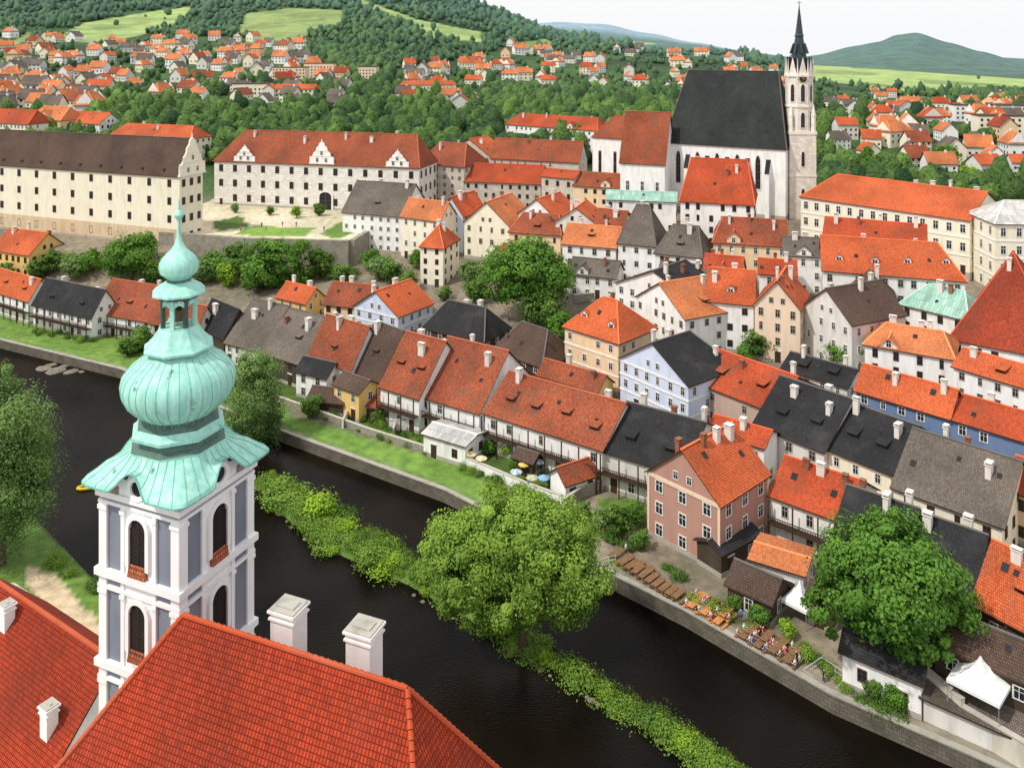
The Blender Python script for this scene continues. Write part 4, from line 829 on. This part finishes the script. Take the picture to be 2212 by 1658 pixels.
bm=bmesh.new();bmesh.ops.create_icosphere(bm,subdivisions=2,radius=1);iv=np.array([v.co[:] for v in bm.verts]);iff=np.array([[v.index for v in f.verts] for f in bm.faces]);bm.free()
nt_=len(xx);var=[]
for i in range(10):
    r=np.random.RandomState(70+i);v=iv*(1+r.uniform(-.3,.35,(len(iv),1)));v[:,2]*=1.15;v[:,2]=np.where(v[:,2]<0,v[:,2]*.8,v[:,2]);var.append(v)
var=np.array(var);vi=rg.randint(0,10,nt_);sz=np.minimum(np.where(se,2.1,2.6)*np.exp(rg.normal(0,.34,nt_)),4.6)*(1+np.clip((yy-900)/1500,0,1)*1.);an=rg.uniform(0,6.28,nt_);tall=np.where(rg.rand(nt_)<.14,1.5,1.)
vv_=var[vi];ca,sa=np.cos(an)[:,None],np.sin(an)[:,None];vx=vv_[:,:,0]*ca-vv_[:,:,1]*sa;vy=vv_[:,:,0]*sa+vv_[:,:,1]*ca
VV=np.stack([vx*sz[:,None]+xx[:,None],vy*sz[:,None]+yy[:,None],vv_[:,:,2]*(sz*tall)[:,None]*1.15+(zz+sz*.9*tall)[:,None]],-1)
FF=(iff[None]+(np.arange(nt_)*len(iv))[:,None,None]).reshape(-1,3)
tn=np.clip(rg.normal(.38,.2,nt_)+.15*wob(xx,yy,55.),0,1);tv=np.repeat(tn,len(iv))
nrI=np.where(yy<750)[0];KL=26;ti_=np.repeat(nrI,KL);m_=len(ti_);dd=rg.normal(size=(m_,3));dd/=np.linalg.norm(dd,axis=1)[:,None];dd[:,2]=np.abs(dd[:,2])*1.1-.25
c=np.stack([xx[ti_],yy[ti_],zz[ti_]+sz[ti_]*.9*tall[ti_]],1)+dd*(sz[ti_]*rg.uniform(.85,1.3,m_))[:,None]*np.stack([np.ones(m_),np.ones(m_),tall[ti_]*1.15],1)
t=rg.normal(size=(m_,3));t/=np.linalg.norm(t,axis=1)[:,None];b_=np.cross(dd+rg.normal(0,.5,(m_,3)),t);b_/=np.linalg.norm(b_,axis=1)[:,None];sl=(sz[ti_]*rg.uniform(.14,.3,m_))[:,None]
LV=np.stack([c-t*sl,c+t*sl,c+b_*sl*1.3],1).reshape(-1,3);LF=np.arange(len(LV)).reshape(-1,3)+nt_*len(iv)
me=npmesh('woodland',np.concatenate([VV.reshape(-1,3),LV]),np.concatenate([FF,LF]),3)
tvl=np.repeat(np.clip(tn[ti_]+.1+rg.normal(0,.1,m_),0,1),3)
at=me.attributes.new('tint','FLOAT','POINT');at.data.foreach_set('value',np.concatenate([tv,tvl]).astype(np.float32))
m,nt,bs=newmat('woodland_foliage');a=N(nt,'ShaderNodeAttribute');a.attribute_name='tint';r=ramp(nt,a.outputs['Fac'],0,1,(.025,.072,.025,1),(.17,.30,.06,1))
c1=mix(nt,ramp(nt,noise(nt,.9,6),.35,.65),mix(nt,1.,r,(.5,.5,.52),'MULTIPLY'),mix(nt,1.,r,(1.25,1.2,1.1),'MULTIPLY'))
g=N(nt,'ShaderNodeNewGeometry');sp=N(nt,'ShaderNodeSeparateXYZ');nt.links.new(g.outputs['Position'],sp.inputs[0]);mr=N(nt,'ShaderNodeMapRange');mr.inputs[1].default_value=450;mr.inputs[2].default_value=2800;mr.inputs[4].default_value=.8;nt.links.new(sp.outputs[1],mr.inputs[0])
nt.links.new(mix(nt,mr.outputs[0],c1,(.12,.22,.20)),bs.inputs['Base Color']);bump(nt,bs,noise(nt,1.0,6),1.,1.5)  # foliage base colour shifts blue-green with depth to stand in for haze
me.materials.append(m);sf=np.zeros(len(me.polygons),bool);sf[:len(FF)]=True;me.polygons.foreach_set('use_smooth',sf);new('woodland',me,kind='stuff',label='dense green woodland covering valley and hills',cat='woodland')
# ---------------------------------------------------------------- riverside furniture
M_OR=flat('orange_wood',(.58,.24,.08),.6);M_BR=flat('brown_wood',(.22,.12,.06),.7);M_TENT=flat('tent_canvas',(.84,.84,.83),.7,0,2,.08)
def tblparts(m):
    a=MB()
    for i in range(4): a.box(-1,-.38+i*.195,.72,1,-.2+i*.195,.76,0)
    b_=MB()
    for i in range(2): b_.box(-1,-.15+i*.155,.42,1,-.005+i*.155,.46,0)
    c=MB()
    for x in (-.75,.75):
        c.beam((x,-.7,0),(x,-.25,.71),.08,.06);c.beam((x,.7,0),(x,.25,.71),.08,.06);c.box(x-.03,-.85,.36,x+.03,.85,.415)
    return a.mesh('tabletop',[m]),b_.mesh('seat',[m]),c.mesh('frame',[m])
TP=[tblparts(M_OR),tblparts(M_BR)]
QA=math.atan2(-13,12.5)
def table(u,v,k,dr=1.57):
    x,y,z=G(u,v);E=new('picnic_table',None,None,(x,y,z),QA+dr,(1.1,1.1,1.1),label=f"{['orange','weathered brown'][k]} wooden picnic table with benches on riverside terrace",cat='picnic table',group='picnic tables along the quay')
    t,s_,f=TP[k];new('tabletop',t,E);new('seat',s_,E,(0,-.72,0));new('seat',s_,E,(0,.72,0));new('frame',f,E);return x,y,z
tabs=[]
for i in range(9): tabs.append((*table(1350+i*14.5,1222+i*9.5,1),0))
for i in range(4): table(1335+i*22,1205+i*13,1)
for i in range(3):
    for j in range(2): tabs.append((*table(1500+i*28+j*12,1318+i*16-j*16,0),1))
for i in range(4):
    for j in range(2): tabs.append((*table(1612+i*32+j*14,1385+i*16-j*14,1),1))
def person_mesh(nm,J,R,E_,shirt,pants):
    me=bpy.data.meshes.new('tmp');me.from_pydata(J,E_,[]);o=bpy.data.objects.new('tmp',me);COL.objects.link(o)
    o.modifiers.new('s','SKIN')
    if not me.skin_vertices:
        q=bmesh.new();q.from_mesh(me);q.verts.layers.skin.verify();q.to_mesh(me);q.free()
    lay=me.skin_vertices[0]
    for i,r in enumerate(R): lay.data[i].radius=(r,r)
    lay.data[0].use_root=True
    su=o.modifiers.new('u','SUBSURF');su.levels=1
    dg=bpy.context.evaluated_depsgraph_get();dg.update();m2=bpy.data.meshes.new_from_object(o.evaluated_get(dg));bpy.data.objects.remove(o)
    m2.materials.clear()
    for m_ in (flat('skin',(.6,.37,.27)),shirt,pants,flat('hair_brown',(.06,.035,.02))): m2.materials.append(m_)
    hip=J[0][2]
    for p in m2.polygons:
        c=p.center;zh=J[3][2]
        p.material_index=(3 if c.z>zh+.02 and (c.y>-.02 or c.z>zh+.09) else 0) if c.z>J[2][2]+.02 else (2 if c.z<hip+.08 and abs(c.x)<.3 else (0 if abs(c.x)>.26 else 1))
        p.use_smooth=True
    m2.name=nm;return m2
ED=[(0,1),(1,2),(2,3),(1,4),(4,5),(5,6),(1,7),(7,8),(8,9),(0,10),(10,11),(11,12),(12,13),(0,14),(14,15),(15,16),(16,17)]
sit=[(0,0,.55),(0,0,1.0),(0,0,1.14),(0,-.02,1.27),(.2,0,1.0),(.27,-.08,.75),(.2,-.34,.78),(-.2,0,1.0),(-.27,-.08,.75),(-.2,-.34,.78),(.1,-.04,.52),(.13,-.45,.5),(.13,-.45,.08),(.13,-.6,.05),(-.1,-.04,.52),(-.13,-.45,.5),(-.13,-.45,.08),(-.13,-.6,.05)]
std=[(0,0,.95),(0,0,1.42),(0,0,1.55),(0,-.02,1.68),(.2,0,1.42),(.26,.02,1.15),(.26,-.08,.9),(-.2,0,1.42),(-.26,.02,1.15),(-.26,-.08,.9),(.1,0,.9),(.12,.0,.5),(.12,.03,.08),(.12,-.12,.05),(-.1,0,.9),(-.12,-.1,.5),(-.13,-.08,.08),(-.13,-.22,.05)]
RR=[.15,.16,.06,.11,.07,.05,.035,.07,.05,.035,.09,.065,.045,.04,.09,.065,.045,.04]
cl=[('red',(.5,.05,.04)),('white',(.78,.78,.76)),('blue',(.1,.2,.5)),('black',(.03,.03,.03)),('pale pink',(.7,.45,.45))]
PS=[(person_mesh('person',sit,RR,ED,flat('shirt_'+n.replace(' ','_'),c),flat('trousers_dark',(.05,.06,.11))),person_mesh('person',std,RR,ED,flat('shirt_'+n.replace(' ','_'),c),flat('trousers_dark',(.05,.06,.11))),n) for n,c in cl]
rd=random.Random(21)
for x,y,z,oc in tabs:
    if not oc:continue
    for sgn in (-1,1):
        for k in (-.5,.4):
            if rd.random()<.6:
                a=QA+1.57;ly=.8*sgn;px=x+math.cos(a)*k*1.1-math.sin(a)*ly;py=y+math.sin(a)*k*1.1+math.cos(a)*ly;P_=rd.choice(PS)
                new('person',P_[0],None,(px,py,z),a+(0 if sgn>0 else math.pi),label=f'person in {P_[2]} shirt sitting at a picnic table',cat='person',group='people at the riverside tables')
for u,v in ((1455,1318),(1600,1345),(1720,1440),(1352,1200),(1560,1380),(1780,1480),(565,492),(610,490),(700,500),(520,500),(575,496),(640,490)):
    x,y,z=G(u,v);P_=rd.choice(PS);new('person',P_[1],None,(x,y,z),rd.uniform(0,6),label=f'person in {P_[2]} shirt standing on the path',cat='person')
def parasol(u,v,m,lab,z=None):
    x,y,z=G(u,v);E=new('parasol',None,None,(x,y,z),label=lab,cat='parasol');b=MB();b.tube((0,0,0),(0,0,2.3),.03,.03,6);new('pole',b.mesh('pole',[M_WOOD]),E)
    b=MB();r=.95
    for k in range(8):
        a0,a1=k*math.pi/4,(k+1)*math.pi/4;b.face([(r*math.cos(a0),r*math.sin(a0),1.95),(r*math.cos(a1),r*math.sin(a1),1.95),(0,0,2.35)],k%2)
        b.face([(r*math.cos(a0),r*math.sin(a0),1.8),(r*math.cos(a1),r*math.sin(a1),1.8),(r*math.cos(a1),r*math.sin(a1),1.95),(r*math.cos(a0),r*math.sin(a0),1.95)],k%2)
    new('canopy',b.mesh('canopy',list(m)),E)
Mw,My,Mb_=flat('parasol_white',(.7,.68,.62)),flat('parasol_yellow',(.7,.5,.12)),flat('parasol_blue',(.25,.42,.6))
for u,v,m,n in ((1040,1015,(My,Mw),'yellow and white'),(1018,1005,(Mw,My),'white and yellow'),(1115,1045,(Mb_,Mw),'blue and white'),(1132,1028,(My,My),'yellow'),(1150,1058,(My,Mb_),'yellow and blue'),(1175,1058,(Mb_,Mb_),'blue'),(1165,1022,(Mb_,Mw),'pale blue')): parasol(u,v,m,f'{n} parasol over garden cafe table')
def tent(x,y,z,w,lab):
    E=new('party_tent',None,None,(x,y,z),QA,label=lab,cat='tent');b=MB();r=w/2;P0=[(-r,-r),(r,-r),(r,r),(-r,r)]
    lv=[(1.,2.3),(.62,2.75),(.3,3.4),(.1,4.1),(.02,4.6)]
    for k in range(4):
        a,c=P0[k],P0[(k+1)%4]
        for (s0,z0),(s1,z1) in zip(lv,lv[1:]): b.face([(a[0]*s0,a[1]*s0,z0),(c[0]*s0,c[1]*s0,z0),(c[0]*s1,c[1]*s1,z1),(a[0]*s1,a[1]*s1,z1)])
        b.face([(*a,1.95),(*c,1.95),(*c,2.3),(*a,2.3)])
    new('canopy',b.mesh('canopy',[M_TENT]),E);b=MB()
    for p in P0:b.tube((p[0]*.96,p[1]*.96,0),(p[0]*.96,p[1]*.96,2.3),.04,.04,6)
    new('frame',b.mesh('frame',[flat('tent_pole',(.3,.3,.3))]),E)
tent(*G(1728,1335),3.2,'white canvas canopy beside dark timber shelter')
def wall_line(pts,hh,th,mat,lab,nm='garden_wall',cat='wall'):
    b=MB();W_=[G(u,v) for u,v in pts]
    for i,(p,q_) in enumerate(zip(W_,W_[1:])):
        d=Vector((q_[0]-p[0],q_[1]-p[1])).normalized();n=Vector((-d.y,d.x))*th/2
        for z0,z1,k,mi in ((-1,hh,1,0),(hh,hh+.12,1.3,1)):
            A=[(p[0]-n.x*k,p[1]-n.y*k),(q_[0]-n.x*k,q_[1]-n.y*k),(q_[0]+n.x*k,q_[1]+n.y*k),(p[0]+n.x*k,p[1]+n.y*k)];b.prism(A,min(p[2],q_[2])+z0,min(p[2],q_[2])+z1+i*.004,mi)
    new(nm,b.mesh(nm,[mat,plaster('coping',(.48,.44,.38))]),label=lab,cat=cat)
wall_line([(975,995),(1060,1030),(1140,1065),(1215,1092)],1.5,.35,wm('W'),'white plastered garden wall beside the cafe lawn')
wall_line([(600,868),(690,900),(800,940),(960,990)],1.1,.4,M_STONE,'low stone garden wall above the grass strip')
wall_line([(840,930),(925,925)],1.8,.3,wm('W'),'white plastered garden wall between back yards')
wall_line([(760,880),(740,925)],1.4,.3,wm('W'),'low white yard wall beside vegetable garden')
wall_line([(860,905),(850,945)],1.6,.3,M_STONE,'stone yard wall between two gardens')
wall_line([(1215,1105),(1260,1075),(1300,1060)],1.8,.35,M_STONE,'stone yard wall beside the river garden')
wall_line([(1990,1500),(2080,1580),(2230,1690)],3.2,.5,plaster('stained_render',(.6,.56,.48),.7),'stained rendered terrace wall above the quay')
wall_line([(1240,655),(1300,640),(1420,650)],2.,.5,M_STONE,'stone parapet wall below the town houses')
def railing(pts,hh,lab):
    b=MB();W_=[Vector(G(u,v)) for u,v in pts]
    for p,q_ in zip(W_,W_[1:]):
        n=max(2,int((q_-p).length/1.5));up_=Vector((0,0,hh))
        for k in range(n+1): a=p.lerp(q_,k/n);b.tube(a,a+up_,.04,.04,5)
        for f in (1,.5): b.beam(p+up_*f,q_+up_*f,.05,.05)
    new('railing',b.mesh('railing',[flat('rail_metal',(.55,.55,.52))]),label=lab,cat='railing')
railing([(1735,1470),(1800,1515),(1835,1480),(1775,1440),(1735,1470)],1.1,'thin pale metal railing around small quay playground')
railing([(1280,1240),(1300,1225),(1330,1215)],1.,'short metal railing at edge of riverside lawn')
house(915,935,1005,962,3.6,6,.6,'e','W','w',label='small white flat-roofed garden building',chim=0,win=(2,2,1,1,1.2),sky=0)
house(1222,1045,1290,1022,3,4,1.6,'e','W','b',label='small white shed with tiled roof',chim=0,sky=0)
house(665,862,740,870,2.6,5,1.5,'e','K','n',label='dark timber garden shed with shingle roof',chim=0,win=(1,1,1,.8,1),sky=0)
house(722,828,775,848,5.5,5,1.5,'e','Y','n',label='yellow rendered rear extension of riverside house',chim=0,sky=0)
house(640,800,705,815,5,5,2,'e','W','k',label='white rear extension with dark lean-to roof',chim=0,sky=0)
house(1572,1258,1665,1300,3,5,1.6,'e','K','n',label='timber restaurant shelter with brown shingle roof',chim=0,door=False,sky=0)
house(1558,1195,1640,1150,3.2,4,.8,'e','K','k',label='dark timber lean-to beside the pink house',chim=0,sky=0)
house(1622,1205,1735,1240,3.6,6,.4,'e','G','o',label='rendered terrace with terracotta floor',chim=0,win=(2,2,1,1,1.2),sky=0)
house(1745,1290,1800,1312,3,4,1.2,'e','K','n',label='small timber kitchen shed behind the terrace',chim=0,sky=0)
house(835,870,880,884,3,4,1.,'e','W','b',label='small white outhouse with tiled lean-to roof',chim=0,sky=0)
house(780,868,815,880,2.8,3.5,1.,'e','K','b',label='small timber outhouse with tiled roof',chim=0,sky=0)
house(1110,985,1150,998,2.6,3,.8,'e','K','n',label='small timber garden hut by the cafe',chim=0,sky=0)
house(1820,1400,1990,1470,4,7,3,'e','W','k',label='white riverside house with dark roof under the tree',chim=1,wing=False)
house(2020,1385,2240,1480,6,6,2,'e','K','n',label='dark timber framed riverside restaurant',chim=0)
E,W,D,z,a=house(1995,1520,2230,1625,3.2,7,.12,'e','G','g',label='rendered restaurant terrace podium',chim=0,win=(0,0,0,1,1),sky=0,door=False,cat='terrace',name='restaurant_terrace')
x,y=wp(2118,1515,z+3.3);tent(x,y,z+3.3,4.8,'white pointed pavilion tent on stone restaurant terrace')
x,y=wp(195,1052,0.);E=new('raft',None,None,(x,y,0),.4,label='yellow inflatable raft floating on dark river',cat='boat')
b=MB()
for k in range(14):
    a0,a1=2*math.pi*k/14,2*math.pi*(k+1)/14;b.tube((1.8*math.cos(a0),.7*math.sin(a0),.2),(1.8*math.cos(a1),.7*math.sin(a1),.2),.24,.24,8)
new('hull',b.mesh('hull',[flat('yellow_rubber',(.75,.55,.03),.4)]),E);b=MB();b.box(-1.5,-.5,.05,1.5,.5,.12);b.box(-.1,-.6,.3,.15,.6,.36);new('floor',b.mesh('floor',[M_WOOD]),E)
for dx in (-.8,.6): new('person',PS[0 if dx<0 else 2][0],None,(x+dx*.92,y+dx*.39,-.3),2.,label='paddler in bright shirt sitting in the raft',cat='person')
bm=bmesh.new();bmesh.ops.create_icosphere(bm,subdivisions=2,radius=1)
for v in bm.verts: v.co*=random.uniform(.8,1.15)
rk=bpy.data.meshes.new('rock');bm.to_mesh(rk);bm.free();rk.materials.append(flat('river_rock',(.21,.18,.14),.9,0,2,.4))
for u,v,s_ in ((95,795,1.6),(122,800,1.9),(152,802,1.4),(108,788,1.2),(138,790,1.1),(176,802,.8)):
    x,y=wp(u,v,0);new('rock',rk,None,(x,y,-.1),random.uniform(0,6),(s_*1.4,s_,s_*.22),label='flat brown rock in shallow river edge',cat='rock',group='rocks at the river edge')
for i in range(60):
    x,y=isl(rd.random()*4.99,rd.choice([.95,1.0,.98,.02]));s_=rd.uniform(.1,.42)**1.2;new('rock',rk,None,(x,y,.0),rd.uniform(0,6),(s_*1.3,s_,s_*.6),label='small grey rock at the waterline of the island',cat='rock',group='small rocks around the island edge')
def car(u,v,rz,c,lab):
    x,y,z=G(u,v);E=new('parked_car',None,None,(x,y,z),rz,label=lab,cat='car');b=MB();T_=Matrix.Rotation(math.pi/2,4,'X')
    b.prism([(-2.1,.3),(2.1,.3),(2.15,.75),(1.3,.9),(-2.05,.95),(-2.15,.6)],-.85,.85,0,T_);new('body',b.mesh('body',[flat('car_paint_'+lab.split()[0],c,.3)]),E)
    b=MB();b.prism([(-1.9,.95),(1.1,.9),(.5,1.42),(-1.4,1.45)],-.75,.75,0,T_);new('cabin_glass',b.mesh('cabin_glass',[M_GLASS]),E)
    b=MB();b.prism([(-1.4,1.452),(.5,1.422),(.45,1.48),(-1.35,1.5)],-.72,.72,0,T_);new('car_roof',b.mesh('car_roof',[flat('car_paint_'+lab.split()[0],c,.3)]),E)
    for wx in (-1.35,1.35):
        for wy in (-.86,.86):
            b=MB();b.tube((0,-.1,0),(0,.1,0),.33,.33,14,0);b.tube((0,-.11,0),(0,.11,0),.18,.18,10,1);new('wheel',b.mesh('wheel',[flat('tyre',(.02,.02,.02)),flat('rim',(.4,.4,.4),.4,.8)]),E,(wx,wy,.33))
car(1305,612,.1,(.25,.35,.5),'blue parked car on the square below houses');car(1275,618,.2,(.5,.5,.5),'silver parked car on the square below houses')
# ---------------------------------------------------------------- light, sky, camera
w=bpy.data.worlds.new('World');SC.world=w;w.use_nodes=True;nt=w.node_tree;bg=nt.nodes['Background']
sk=nt.nodes.new('ShaderNodeTexSky');sk.sky_type='NISHITA';sk.sun_disc=False;sk.dust_density=4;sk.air_density=1.2
SD=Vector((-.62,-.35,.95)).normalized();sk.sun_elevation=math.asin(SD.z);sk.sun_rotation=math.atan2(SD.x,SD.y)
mx=mix(nt,.85,sk.outputs[0],(9.8,9.85,10.));nt.links.new(mx,bg.inputs[0]);bg.inputs[1].default_value=.112
sn=bpy.data.lights.new('sun','SUN');sn.energy=3.1;sn.angle=math.radians(2);sn.color=(1,.96,.88);so=new('sun',sn);so.rotation_euler=(-SD).to_track_quat('-Z','Y').to_euler()
cam=bpy.data.cameras.new('camera');co=new('camera',cam,None,(0,0,CZ));co.rotation_euler=(math.pi/2,0,0);cam.sensor_width=36;cam.lens=F/2212*36;cam.shift_y=-(829-VH)/2212;cam.clip_end=30000;cam.clip_start=1
SC.camera=co
SC.view_settings.view_transform='Standard';SC.view_settings.look='None';SC.view_settings.exposure=0
